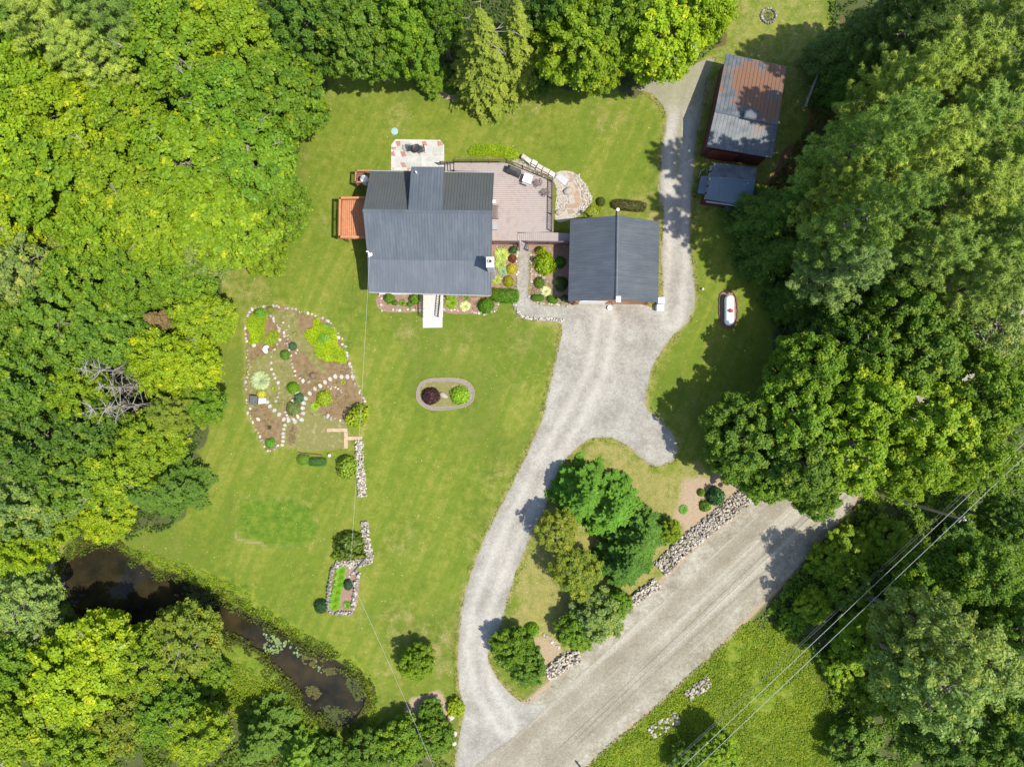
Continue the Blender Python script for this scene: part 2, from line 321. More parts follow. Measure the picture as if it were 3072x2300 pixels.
g = ramp(nt, mth(nt, 'ADD', mth(nt, 'MULTIPLY', n_m, .55), mth(nt, 'MULTIPLY', n_l, .45)), [(.36, (.086, .122, .014)), (.5, (.134, .166, .021)), (.66, (.19, .195, .038))])
g = mixc(nt, mth(nt, 'MULTIPLY', attr(nt, 'dark'), .6), g, (.080, .112, .018))
g = mixc(nt, mth(nt, 'MULTIPLY', smooth(nt, n_s, .46, .58), .55), g, (.092, .142, .014))
d_ = mth(nt, 'ADD', attr(nt, 'dry'), mth(nt, 'MULTIPLY', mth(nt, 'SUBTRACT', n_m, .5), 1.5)); d_ = mth(nt, 'ADD', d_, mth(nt, 'MULTIPLY', mth(nt, 'SUBTRACT', n_f, .5), 2.2)); n_g = noise(nt, pos, 4.0, 5, .75)
g = mixc(nt, mth(nt, 'MULTIPLY', smooth(nt, d_, .30, 1.15), .85), g, ramp(nt, n_f, [(.3, (.20, .165, .06)), (.7, (.33, .27, .12))]))
lu = mth(nt, 'ADD', attr(nt, 'lush'), mth(nt, 'MULTIPLY', mth(nt, 'SUBTRACT', n_m, .5), .5))
g = mixc(nt, smooth(nt, lu, .2, .8), g, ramp(nt, n_m, [(.35, (.06, .105, .012)), (.5, (.115, .165, .015)), (.62, (.17, .19, .026))]))
li = mth(nt, 'ADD', attr(nt, 'litter'), mth(nt, 'MULTIPLY', mth(nt, 'SUBTRACT', n_m, .5), .7))
fl = mixc(nt, attr(nt, 'needle'), ramp(nt, n_f, [(.3, (.045, .065, .018)), (.6, (.075, .085, .032)), (.75, (.13, .12, .055))]), ramp(nt, n_f, [(.3, (.09, .045, .02)), (.7, (.22, .12, .055))]))
g = mixc(nt, smooth(nt, li, .35, .75), g, fl)
g = mixc(nt, mth(nt, 'MULTIPLY', attr(nt, 'patch'), .9), g, ramp(nt, n_m, [(.35, (.055, .112, .010)), (.5, (.078, .142, .012)), (.66, (.14, .18, .022))]))
so_ = mth(nt, 'ADD', attr(nt, 'soil'), mth(nt, 'MULTIPLY', mth(nt, 'SUBTRACT', n_f, .5), 1.0))
g = mixc(nt, smooth(nt, so_, .25, .75), g, ramp(nt, n_f, [(.3, (.22, .155, .10)), (.7, (.38, .30, .21))]))
g = mixc(nt, attr(nt, 'bed'), g, (.05, .035, .018))
g = mixc(nt, .35, g, ramp(nt, n_g, [(.3, (.3,) * 3), (.7, (.7,) * 3)]), 'OVERLAY')
g = mixc(nt, .6, g, ramp(nt, n_x, [(.28, (.28,) * 3), (.72, (.72,) * 3)]), 'OVERLAY')
fleck = smooth(nt, noise(nt, pos, 5.5, 1), .735, .76); g = mixc(nt, mth(nt, 'MULTIPLY', fleck, mth(nt, 'SUBTRACT', 1.0, attr(nt, 'litter'))), g, (.42, .42, .22))
nt.links.new(g, b.inputs['Base Color']); b.inputs['Roughness'].default_value = .95; b.inputs['Specular IOR Level'].default_value = .1
bump(nt, b, n_x, .6, .06)
me = np_mesh('ground', V, np.c_[I, I + 1, I + nx + 1, I + nx], m, smooth_=True)
for nm, A in (('litter', litter), ('lush', lush), ('dry', dry), ('soil', soil), ('dark', dark), ('patch', patch), ('needle', needle), ('bed', sst(-sdp, .1, .5))):
    a = me.attributes.new(nm, 'FLOAT', 'POINT'); a.data.foreach_set('value', np.clip(A, 0, 1).ravel().astype(np.float32))
tag(link(me, 'ground'), kind='structure')
# gravel
def gravel(name, a, b_, c_, streak=None, sc=1.0, worn=False):
    m, nt, b = newmat(name); pos = nn(nt, 'ShaderNodeNewGeometry').outputs['Position']
    n0 = noise(nt, pos, .35 * sc, 4, .6); n1 = noise(nt, pos, 2.2, 5, .7); n2 = noise(nt, pos, 14, 4, .75)
    vo = nn(nt, 'ShaderNodeTexVoronoi'); vo.inputs['Scale'].default_value = 11; nt.links.new(pos, vo.inputs['Vector'])
    c = ramp(nt, mth(nt, 'ADD', mth(nt, 'MULTIPLY', n0, .6), mth(nt, 'MULTIPLY', n1, .4)), [(.38, a), (.5, b_), (.62, c_)])
    if streak is not None:
        s = noise(nt, along(nt, pos, streak, .022, .75), 1.0, 3, .55)
        c = mixc(nt, mth(nt, 'MULTIPLY', smooth(nt, s, .46, .68), .7), c, (.34, .318, .265)); c = mixc(nt, mth(nt, 'MULTIPLY', smooth(nt, s, .46, .34), .3), c, (.175, .145, .105))
    sep = nn(nt, 'ShaderNodeSeparateColor'); nt.links.new(vo.outputs['Color'], sep.inputs[0])
    c = mixc(nt, .33, c, ramp(nt, sep.outputs[0], [(0, (.25,) * 3), (1, (.75,) * 3)]), 'OVERLAY'); c = mixc(nt, .4, c, ramp(nt, n2, [(.3, (.3,) * 3), (.7, (.7,) * 3)]), 'OVERLAY')
    if worn:
        c = mixc(nt, mth(nt, 'MULTIPLY', attr(nt, 'track'), mth(nt, 'MULTIPLY', n1, .9)), c, (.40, .375, .335)); gr = ramp(nt, n2, [(.3, (.09, .105, .03)), (.7, (.26, .23, .12))])
        e = mth(nt, 'ADD', attr(nt, 'edge'), mth(nt, 'MULTIPLY', mth(nt, 'SUBTRACT', mth(nt, 'ADD', mth(nt, 'MULTIPLY', n1, .5), mth(nt, 'MULTIPLY', n2, .5)), .5), 2.6)); c = mixc(nt, mth(nt, 'MULTIPLY', smooth(nt, e, .45, 1.0), .85), c, gr)
    nt.links.new(c, b.inputs['Base Color']); b.inputs['Roughness'].default_value = .95; bump(nt, b, n2, .5, .03); return m
G_DRIVE = gravel('driveway_gravel', (.185, .172, .146), (.242, .229, .20), (.30, .286, .252), worn=True)
G_EDGE = gravel('shoulder_gravel', (.155, .138, .095), (.23, .21, .16), (.31, .292, .242))
G_ROAD = gravel('packed_dirt_road', (.178, .158, .114), (.21, .19, .142), (.25, .23, .18), streak=42.5)
sheet('road_shoulder', jitter_poly(SHOULDER, .7, .12, 11), .006, G_EDGE)
TR1 = PL(F, [(1095,1570),(1045,1490),(1026,1400),(1040,1310),(1080,1210),(1125,1110),(1180,1000),(1240,900),(1290,800),(1310,690)]); TR2 = PL(F, [(1450,690),(1465,560),(1462,450),(1463,330),(1474,230),(1490,150)])
def f_track(X, Y): d = np.minimum(sd_line(X, Y, TR1), sd_line(X, Y, TR2)); return np.exp(-((d - .85) / .42)**2)
def f_edge(X, Y):
    e = np.exp(-np.clip(-sd_poly(X, Y, DRIVE) - .05, 0, None) / .38) * .8; lane = sst(Y, P(F(0, 600))[1], P(F(0, 330))[1]) * (X > 8)
    e = np.maximum(e, lane * .85 * np.exp(-(sd_line(X, Y, TR2) / .42)**2)); d = sd_line(X, Y, TR2); e = np.maximum(e, lane * .75 * sst(d, .9, 1.7)); return np.maximum(e, .85 * sst(Y, P(F(0, 330))[1], P(F(0, 200))[1]) * (X > 8))
sheet_fine('driveway', jitter_poly(DRIVE, .5, .07, 12), .011, G_DRIVE, .3, {'track': f_track, 'edge': f_edge})
sheet('road', jitter_poly(ROAD, .8, .07, 13), .016, G_ROAD)
# pond water
m, nt, b = newmat('pond_water'); pos = nn(nt, 'ShaderNodeNewGeometry').outputs['Position']
c = ramp(nt, noise(nt, pos, .3, 4, .6), [(.35, (.009, .009, .006)), (.5, (.020, .017, .009)), (.66, (.036, .027, .011))])
c = mixc(nt, mth(nt, 'MULTIPLY', smooth(nt, noise(nt, pos, 2.5, 5, .7), .55, .75), .5), c, (.07, .045, .018))
nt.links.new(c, b.inputs['Base Color']); b.inputs['Roughness'].default_value = .03; b.inputs['IOR'].default_value = 1.33
bump(nt, b, noise(nt, pos, 3.0, 3), .05, .03)
sheet('pond_water', [tuple(p) for p in resample([(x * 1.0, y * 1.0) for x, y, _ in POND], 1.0)], -.22, m)
# ------------------------------------------------------------ buildings
def roof_mat(name, cols, deg, spec=.45):
    m, nt, b = newmat(name); pos = nn(nt, 'ShaderNodeNewGeometry').outputs['Position']
    a = along(nt, pos, deg, .16, 2.6); c = ramp(nt, mth(nt, 'ADD', mth(nt, 'MULTIPLY', noise(nt, a, 1.0, 5, .65), .6), mth(nt, 'MULTIPLY', noise(nt, pos, .45, 4, .6), .4)), [(.36, cols[0]), (.5, cols[1]), (.64, cols[2])])
    c = mixc(nt, .3, c, ramp(nt, noise(nt, pos, 22, 3), [(.3, (.35,) * 3), (.7, (.65,) * 3)]), 'OVERLAY'); spk = smooth(nt, noise(nt, pos, 7, 2), .70, .74); c = mixc(nt, mth(nt, 'MULTIPLY', spk, .5), c, (.10, .10, .07))
    nt.links.new(c, b.inputs['Base Color']); rr = nn(nt, 'ShaderNodeMapRange'); nt.links.new(noise(nt, a, 1.3, 3), rr.inputs[0]); rr.inputs[3].default_value = .32; rr.inputs[4].default_value = .55; nt.links.new(rr.outputs[0], b.inputs['Roughness']); b.inputs['Specular IOR Level'].default_value = spec; bump(nt, b, noise(nt, a, .8, 2), .25, .03); return m
ROOF = roof_mat('slate_blue_metal_roof', [(.068, .081, .098), (.082, .096, .113), (.104, .117, .133)], 90); ROOFG = roof_mat('slate_blue_metal_roof_garage', [(.062, .074, .091), (.076, .089, .106), (.096, .109, .125)], 0); ROOFL = roof_mat('sky_paled_lower_metal_roof', [(.084, .097, .114), (.098, .111, .128), (.122, .135, .15)], 90)  # lower slope tone paled to stand for sky reflection
ROOF2 = M('shade_toned_metal_roof', (.070, .080, .088), (.088, .094, .092), .5, .5, c3=(.074, .086, .096), fine=5, fm=.15)  # north slope copy of the roof metal, its shade put into the colour
LOG = M('stained_wood_siding', (.42, .17, .06), (.34, .13, .05), 2, .7); BROWNWOOD = M('brown_stained_wood', (.13, .06, .038), (.17, .085, .055), 4, .6)
ORANGE = M('orange_stained_boards', (.47, .205, .095), (.37, .15, .065), 2.2, .7, c3=(.42, .19, .095), fine=9, fm=.4); REDWOOD = M('red_barn_boards', (.10, .022, .016), (.07, .018, .014), 2, .8)
WHITE = M('white_paint', (.8, .8, .78), (.74, .74, .73), 4, .5, fm=.08); CONC = M('pale_concrete', (.48, .46, .43), (.42, .40, .37), 2, .9, bmp=.2)
GLASS = M('window_glass', (.02, .025, .03), (.03, .035, .04), 1, .08, fm=.02); BLACK = M('black_metal', (.015, .015, .017), (.025, .025, .027), 8, .5)
DARKTARP = M('charcoal_cover', (.055, .062, .062), (.035, .040, .042), 3, .6); GREY = M('grey_metal', (.30, .31, .32), (.24, .25, .26), 4, .5)
BOARD = M('grey_brown_deck_board', (.25, .217, .207), (.29, .252, .238), 1.2, .75, c3=(.23, .198, .19), fine=16, fm=.15); STEEL = M('galvanised_steel', (.55, .57, .58), (.45, .47, .48), 5, .35, metal=.6)
def roof_panel(mb, a, b, c, d, th=.12, pitch=.27, rw=.05, rh=.042):
    a, b, c, d = map(Vector, (a, b, c, d)); dn = Vector((0, 0, th))
    mb.add([a, b, c, d, a - dn, b - dn, c - dn, d - dn], [(0, 1, 2, 3), (7, 6, 5, 4), (0, 4, 5, 1), (1, 5, 6, 2), (2, 6, 7, 3), (3, 7, 4, 0)])
    n = (b - a).cross(d - a).normalized()
    if n.z < 0: n = -n
    k = max(2, int((b - a).length / pitch)); t = (b - a).normalized() * rw / 2
    for i in range(k + 1):
        f = i / k; p, q = a.lerp(b, f), d.lerp(c, f); f2 = .5 + (f - .5) * .99
        p, q = a.lerp(b, f2), d.lerp(c, f2)
        mb.add([p - t, p + t, q + t, q - t, p - t + n*rh, p + t + n*rh, q + t + n*rh, q - t + n*rh], [(4, 5, 6, 7), (0, 1, 5, 4), (2, 3, 7, 6), (1, 2, 6, 5), (3, 0, 4, 7)])
def ridge(mb, p, q, w_=.16): mb.tube([Vector(p) + Vector((0, 0, .02)), Vector(q) + Vector((0, 0, .02))], w_, 6)
def window(parent, c, wd, ht, n, frame=WHITE):
    """window on a wall; c = centre on the wall face, n = outward unit (x,y)"""
    t = (-n[1], n[0]); mb = MB(); g = MB()
    def bar(u0, u1, z0, z1, d0, d1, tgt):
        tgt.hexa(*[[(c[0] + t[0]*u + n[0]*d, c[1] + t[1]*u + n[1]*d, c[2] + z) for u, d in ((u0, d0), (u1, d0), (u1, d1), (u0, d1))] for z in (z0, z1)])
    a, h = wd / 2, ht / 2
    for u0, u1, z0, z1 in ((-a, -a + .07, -h, h), (a - .07, a, -h, h), (-a + .07, a - .07, h - .07, h), (-a + .07, a - .07, -h, -h + .07), (-.02, .02, -h + .07, h - .07)): bar(u0, u1, z0, z1, .003, .06, mb)
    bar(-a + .07, a - .07, -h + .07, h - .07, .004, .03, g)
    f = mb.build('window', frame, parent); gl = g.build('pane', GLASS, f); return f
def railing(mb, p, q, z, h=1.0, post=.09, gap=.13, ends=(1, 1), bal=.035):
    p, q = Vector((p[0], p[1], 0)), Vector((q[0], q[1], 0)); L = (q - p).length; d = (q - p).normalized(); rz = math.atan2(d.y, d.x)
    np_ = max(1, int(round(L / 1.9)))
    for i in range(np_ + 1):
        if (i == 0 and not ends[0]) or (i == np_ and not ends[1]): continue
        c = p.lerp(q, i / np_); mb.obox((c.x, c.y, z), (post, post, h + .06), rz)
    c = (p + q) / 2; mb.obox((c.x, c.y, z + h - .05), (L, .10, .045), rz); mb.obox((c.x, c.y, z + .10), (L, .045, .05), rz)
    k = int(L / gap)
    for i in range(1, k): c = p.lerp(q, i / k); mb.obox((c.x, c.y, z + .15), (bal, bal, h - .2), rz)
def boards(mb, poly, z, pitch=.2, gap=.022, horiz=True, th=.03):
    A = [(p[0], p[1]) if horiz else (p[1], p[0]) for p in poly]
    ys = [p[1] for p in A]; y = min(ys)
    def cut(y):
        xs = []
        for (x0, y0), (x1, y1) in zip(A, A[1:] + A[:1]):
            if (y0 > y) != (y1 > y): xs.append(x0 + (x1 - x0) * (y - y0) / (y1 - y0))
        return sorted(xs)
    while y < max(ys) - .02:
        y0, y1 = y + gap, min(y + pitch, max(ys)); e = .001
        c0, c1 = cut(y0 + e), cut(y1 - e)
        if len(c0) == len(c1):
            for i in range(0, len(c0) - 1, 2):
                q = [(c0[i], y0), (c0[i+1], y0), (c1[i+1], y1), (c1[i], y1)]
                if not horiz: q = [(b_, a_) for a_, b_ in q]
                mb.prism(q, z - th, z)
        y += pitch
def under(name, poly, z0, z1, mat, parent): mb = MB(); mb.prism(poly, z0, z1); return mb.build(name, mat, parent)
# --- main house
hN, hR, hB, hS = 4.2, 7.2, 5.0, 3.6
NW, NE = P(Z1(306, 369), hN), P(Z1(1331, 384), hN); RW, RE = P(Z1(245, 696), hR), P(Z1(1315, 708), hR)
BW, BE = P(Z1(284, 1098), hB), P(Z1(1311, 1110), hB); SW_, SE_ = P(Z1(290, 1364), hS), P(Z1(1309, 1393), hS)
house = thing('house', 'house with a slate blue ribbed metal roof, north dormer and chimney beside the deck', 'house', (-7.5, 14, 0))
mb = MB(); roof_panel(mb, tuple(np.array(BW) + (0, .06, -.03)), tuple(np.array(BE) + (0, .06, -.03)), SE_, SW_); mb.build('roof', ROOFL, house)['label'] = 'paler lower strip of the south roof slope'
mb = MB(); roof_panel(mb, RW, RE, BE, BW); rf = mb.build('roof', ROOF, house); mb = MB(); ridge(mb, RW, RE); mb.build('ridge_cap', ROOF, rf)
mb = MB(); roof_panel(mb, NW, NE, RE, RW); mb.build('roof', ROOF2, house)['label'] = 'north slope of the metal roof, shade put into its darker colour'
for p, q in ((SW_, SE_), (NW, NE)):
    mb = MB(); mb.tube([(p[0] + .05, p[1] - (.06 if p is SW_ else -.06), p[2] - .1), (q[0] - .05, q[1] - (.06 if p is SW_ else -.06), q[2] - .1)], .06, 6); mb.build('gutter', GREY, house)
def prof(dx, pts): return [(pts[0][0] + dx, pts[0][1] - .35, 0)] + [(p[0] + dx, p[1] + dy, p[2] - .14 + dz) for p, dy, dz in zip(pts, (-.35, 0, 0, .3), (.22, -.12, 0, .15))] + [(pts[3][0] + dx, pts[3][1] + .3, 0)]
mb = MB(); mb.loft(prof(.3, [NW, RW, BW, SW_]), prof(-.25, [NE, RE, BE, SE_])); mb.build('wall', LOG, house)
wy = (SW_[1] + SE_[1]) / 2 + .3
mb = MB(); mb.box(-13.2, -2.25, wy + .0, wy + .25, 0, .45); mb.build('foundation', CONC, house)
for x, z in ((-12, 1.7), (-10.4, 1.7), (-5.2, 1.7), (-3.6, 1.7)):
    sy = SW_[1] + .3 + (SE_[1] - SW_[1]) * (x - SW_[0]) / (SE_[0] - SW_[0]); window(house, (x, sy, z), 1.1, 1.3, (0, -1))
for y in (11.2, 13.4, 17.6): window(house, (SW_[0] + .42, y, 3.5), 1.0, 1.2, (-1, 0))
for y in (10, 13.0): window(house, (-2.12, y, 2.2), 1.0, 1.2, (1, 0))
mb = MB(); mb.box(-8.65, -7.7, SW_[1] + .05, SW_[1] + .2, .75, 2.8); dr = mb.build('door', BROWNWOOD, house); mb = MB(); mb.box(-7.85, -7.8, SW_[1] - .02, SW_[1] + .048, 1.7, 1.76); mb.build('handle', STEEL, dr)
mb = MB(); mb.box(-2.2, -2.05, 15.2, 16.6, 1.0, 3.0); dr = mb.build('door', GLASS, house); mb = MB(); mb.box(-2.048, -2.0, 15.3, 15.34, 1.7, 2.2); mb.build('handle', STEEL, dr)
# dormer
dS0, dS1, dN0, dN1 = P(Z1(622, 688), 7.35), P(Z1(902, 690), 7.35), P(Z1(647, 332), 6.3), P(Z1(919, 334), 6.3)
mb = MB(); roof_panel(mb, dN0, dN1, dS1, dS0); mb2 = MB()
dm = mb.build('dormer', ROOF, house)
def dz(y): return dN0[2] + (dS0[2] - dN0[2]) * (dN0[1] - y) / (dN0[1] - dS0[1])
x0, x1 = dN0[0] + .25, dN1[0] - .25; yn, ysd = dN0[1] - .25, RW[1] + .25
mb2.hexa([(x0, ysd, 6.5), (x1, ysd, 6.5), (x1, yn, 3.8), (x0, yn, 3.8)], [(x0, ysd, dz(ysd) - .16), (x1, ysd, dz(ysd) - .16), (x1, yn, dz(yn) - .16), (x0, yn, dz(yn) - .16)])
mb2.build('dormer_wall', LOG, dm); window(house, ((x0 + x1) / 2, yn, 5.2), 1.6, 1.0, (0, 1))
mb = MB(); v = P(Z1(692, 392), 6.25); mb.tube([v, (v[0], v[1], 6.9)], .07, 10); mb.build('vent_pipe', WHITE, house)
cx, cy, _ = P(Z1(1298, 1120), 7.5)
mb = MB(); mb.box(cx - .30, cx + .30, cy - .42, cy + .42, 0, 7.3); ch = mb.build('chimney', M('grey_masonry', (.42, .41, .40), (.34, .33, .32), 6, .9, fine=14, bmp=.3), house)
mb = MB(); mb.box(cx - .36, cx + .36, cy - .48, cy + .48, 7.3, 7.42); mb.build('chimney_cap', CONC, ch, .02); mb = MB(); mb.lathe((cx, cy + .05, 7.42), [(.2, 0), (.2, .22), (.14, .22), (.14, -.0)], 14); mb.build('flue', CONC, ch); mb = MB(); mb.cyl((cx, cy + .05), .135, 7.43, 7.45); mb.build('flue_opening', BLACK, ch)
q = P(Z1(300, 1046), 5.2); mb = MB(); mb.tube([(q[0], q[1], 4.6), (q[0], q[1], 6.0), (q[0] - .12, q[1] - .05, 6.08)], .05, 8); mb.obox((q[0] + .08, q[1], 5.2), (.35, .5, .1)); mb.tube([(q[0] - .1, q[1] - .35, 5.15), (q[0] + .25, q[1] - .2, 5.3)], .04, 6); mb.build('service_mast', WHITE, house)
# --- composite deck
DH = .9
dk = thing('deck', 'large grey brown board deck with dark railings on the east side of the house', 'deck', (3, 16, 0))
DP = PL(Z1, [(1000, 300), (1430, 300), (1565, 352), (1818, 455), (1818, 872), (1522, 872), (1522, 968), (1314, 968), (1318, 375), (1000, 375)], DH)
mb = MB(); boards(mb, DP, DH); mb.build('decking', BOARD, dk)
DP2 = PL(Z1, [(1524, 874), (1850, 878), (1956, 884), (1956, 968), (1524, 968)], DH); mb = MB(); boards(mb, DP2, DH, horiz=False); mb.build('decking', BOARD, dk)['label'] = 'narrow walkway of crosswise boards to the garage'
inset = PL(Z1, [(1006, 306), (1428, 306), (1812, 460), (1812, 868), (1845, 884), (1950, 888), (1950, 962), (1322, 962), (1322, 372), (1006, 372)], DH)
under('deck_frame', inset, .05, DH - .035, BROWNWOOD, dk)
mb = MB(); rp = PL(Z1, [(1542, 969), (1604, 969), (1606, 1030), (1544, 1030)]); n = 9
for i in range(n):
    t0, t1 = i / n, (i + .93) / n; e = lambda a, b, t: (a[0] + (b[0] - a[0]) * t, a[1] + (b[1] - a[1]) * t); z0 = DH - .03 - (DH - .08) * t0; z1 = DH - .03 - (DH - .08) * t1
    a, b2, c, d = e(rp[0], rp[3], t0), e(rp[1], rp[2], t0), e(rp[1], rp[2], t1), e(rp[0], rp[3], t1)
    mb.hexa([(*a, z0 - .04), (*b2, z0 - .04), (*c, z1 - .04), (*d, z1 - .04)], [(*a, z0), (*b2, z0), (*c, z1), (*d, z1)])
mb.build('ramp', BOARD, dk)
RAILC = M('dark_brown_rail', (.075, .04, .034), (.10, .055, .045), 4, .5)
for a, b2 in (((1000, 300), (1432, 300)), ((1432, 300), (1565, 352)), ((1565, 352), (1815, 455)), ((1812, 458), (1806, 866))):
    mb = MB(); p, q = P(Z1(*a), DH), P(Z1(*b2), DH); railing(mb, p, q, DH); mb.build('railing', RAILC, dk)
for a, b2 in (((1322, 964), (1535, 966)), ((1600, 966), (1950, 970))):
    mb = MB(); railing(mb, P(Z1(*a), DH), P(Z1(*b2), DH), DH, gap=.11); mb.build('railing', RAILC, dk)
mb = MB(); p, q = P(Z1(1537, 975), .5), P(Z1(1537, 1028), .1); railing(mb, p, q, .25, .95); mb.build('railing', RAILC, dk)
mb = MB(); p, q = P(Z1(1610, 970), .5), P(Z1(1612, 1030), .1); railing(mb, p, q, .25, .95, gap=.09); mb.build('railing', RAILC, dk)
mb = MB()
for i, x in enumerate((928, 952, 976)): a = PL(Z1, [(x, 305), (x + 23, 303), (x + 23, 376), (x, 376)]); mb.prism(a, .02, .25 + .22 * i)
mb.build('steps', BOARD, dk)
mb = MB(); railing(mb, P(Z1(892, 320), .2), P(Z1(1000, 302), .9), .45, .9, gap=.2); mb.build('railing', RAILC, dk)
# --- orange deck
zo = 2.6; od = thing('raised_deck', 'small raised orange stained deck on the west wall of the house', 'deck', (-16, 15, 0))
OP = PL(Z1, [(66, 600), (272, 600), (280, 915), (62, 912)], zo); mb = MB(); boards(mb, OP, zo, .2, .03, False); mb.build('decking', ORANGE, od)
mb = MB(); oc = PL(Z1, [(58, 594), (262, 590), (266, 918), (54, 914)], 3.3)
for p, q in ((oc[0], oc[1]), (oc[3], oc[0]), (oc[3], oc[2])):
    mb2 = MB(); railing(mb2, p, q, zo - .1, .95, .1, .14); c = ((p[0] + q[0]) / 2, (p[1] + q[1]) / 2, 3.42)
    mb2.obox(c, (math.hypot(p[0] - q[0], p[1] - q[1]) + .16, .2, .045), math.atan2(q[1] - p[1], q[0] - p[0])); mb2.build('railing', ORANGE, od)
for x, y in ((OP[0][0] + .1, OP[0][1] - .1), (OP[3][0] + .1, OP[3][1] + .1)): mb = MB(); mb.box(x - .07, x + .07, y - .07, y + .07, 0, zo - .04); mb.build('leg', BROWNWOOD, od)
# --- tank platform
zp = 1.3; pf = thing('tank_platform', 'small brown railed wooden platform at the northwest corner of the house', 'platform', (-14.5, 20, 0))
PP = PL(Z1, [(205, 388), (330, 388), (330, 480), (200, 482)], zp); mb = MB(); boards(mb, PP, zp); mb.build('decking', BROWNWOOD, pf)
for a, b2 in ((0, 1), (3, 0), (3, 2)):
    mb = MB(); railing(mb, PP[a], PP[b2], zp, .9, .1, .16); p, q = PP[a], PP[b2]; mb.obox(((p[0] + q[0]) / 2, (p[1] + q[1]) / 2, zp + .9), (math.hypot(p[0] - q[0], p[1] - q[1]) + .1, .15, .04), math.atan2(q[1] - p[1], q[0] - p[0])); mb.build('railing', M('red_brown_rail', (.32, .15, .09), (.27, .12, .07), 4, .6), pf)
for p in (PP[0], PP[3]): mb = MB(); mb.box(p[0] - .06, p[0] + .06, p[1] - .06, p[1] + .06, 0, zp - .035); mb.build('leg', BROWNWOOD, pf)
c = P(Z1(256, 436), 2.2); gt = thing('gas_cylinder', 'upright pale gas cylinder standing on the small brown platform', 'gas cylinder', (c[0], c[1], zp))
mb = MB(); mb.lathe((c[0], c[1], zp), [(.02, .02), (.36, .02), (.38, .12), (.38, 1.0), (.33, 1.16), (.2, 1.24), (.0, 1.26)], 20); mb.build('body', WHITE, gt, smooth_=True)
mb = MB(); mb.lathe((c[0], c[1], zp + 1.22), [(.17, 0), (.17, .22), (.14, .24), (.0, .24)], 14); mb.build('collar', GREY, gt)
# --- garage
gh, gr = 3.0, 5.6
gNW, gNE, gSW, gSE = P(Z3(721, 271), gh), P(Z3(1458, 289), gh), P(Z3(705, 949), gh), P(Z3(1448, 957), gh)
gRN, gRS = P(Z3(1113, 238), gr), P(Z3(1102, 934), gr)
ga = thing('garage', 'two bay garage with a ridged slate blue metal roof beside the gravel drive', 'garage', (9.8, 12, 0))
mb = MB(); roof_panel(mb, gSW, gNW, gRN, gRS); rf = mb.build('roof', ROOFG, ga); mb = MB(); ridge(mb, gRN, gRS, .12); mb.build('ridge_cap', ROOFG, rf)
mb = MB(); roof_panel(mb, gSE, gNE, gRN, gRS); mb.build('roof', ROOFG, ga)
def gp(l, r, rr, dy): return [(l[0] + .3, l[1] + dy, 0), (l[0] + .3, l[1] + dy, gh - .02), (rr[0], rr[1] + dy, gr - .16), (r[0] - .3, r[1] + dy, gh - .02), (r[0] - .3, r[1] + dy, 0)]
mb = MB(); mb.loft(gp(gSW, gSE, gRS, .14), gp(gNW, gNE, gRN, -.2)); mb.build('wall', LOG, ga)
for x in (7.9, 11.6):
    sy = gSW[1] + .14; mb = MB(); mb.box(x - 1.35, x + 1.35, sy - .05, sy + .05, .02, 2.3); d = mb.build('garage_door', WHITE, ga)
    mb = MB(); [mb.box(x - 1.3, x + 1.3, sy - .07, sy - .052, z, z + .03) for z in (.55, 1.1, 1.65)]; mb.build('panel_trim', GREY, d)
for x in (6.35, 9.75, 13.2):
    mb = MB(); mb.box(x - .12, x + .12, gSW[1] - .16, gSW[1] + .10, 2.1, 2.4); mb.lathe((x, gSW[1] - .12, 1.95), [(.02, 0), (.1, .03), (.07, .2), (.02, .26)], 8); mb.build('wall_lamp', BROWNWOOD, ga)
for x in (6.2, 13.35): mb = MB(); mb.box(x - .12, x + .12, gSW[1] - .02, gSW[1] + .12, 0, 2.9); mb.build('corner_post', LOG, ga)
q = P(Z3(1111, 934), 5.3); mb = MB(); mb.box(q[0] - .22, q[0] + .22, q[1] - .28, q[1] + .24, 5.58, 5.86); mb.build('gable_light', WHITE, ga, .02)
for y in (10.4, 13.2): window(ga, (gNE[0] - .31, y, 1.7), 1.0, 1.0, (1, 0))
mb = MB(); mb.box(gNW[0] + .24, gNW[0] + .295, 14.2, 15.1, .9, 2.9); dr = mb.build('door', WHITE, ga); mb = MB(); mb.box(gNW[0] + .19, gNW[0] + .238, 14.25, 14.3, 1.8, 1.9); mb.build('handle', STEEL, dr)
mb = MB(); mb.tube([(gNW[0] + .04, gNW[1] - .2, gh - .1), (gSW[0] + .04, gSW[1] + .1, gh - .1)], .055, 6); mb.build('gutter', WHITE, ga)
q = P(Z3(1112, 192), 5.9); mb = MB(); mb.tube([(gRN[0], gRN[1] + .25, 4.6), (q[0], q[1], 5.2), (q[0], q[1], 5.95)], .07, 10); mb.build('flue_pipe', BLACK, ga); mb = MB(); mb.lathe((q[0], q[1], 5.95), [(.14, 0), (.15, .12), (.05, .2), (0, .2)], 12); mb.build('flue_cap', WHITE, ga)
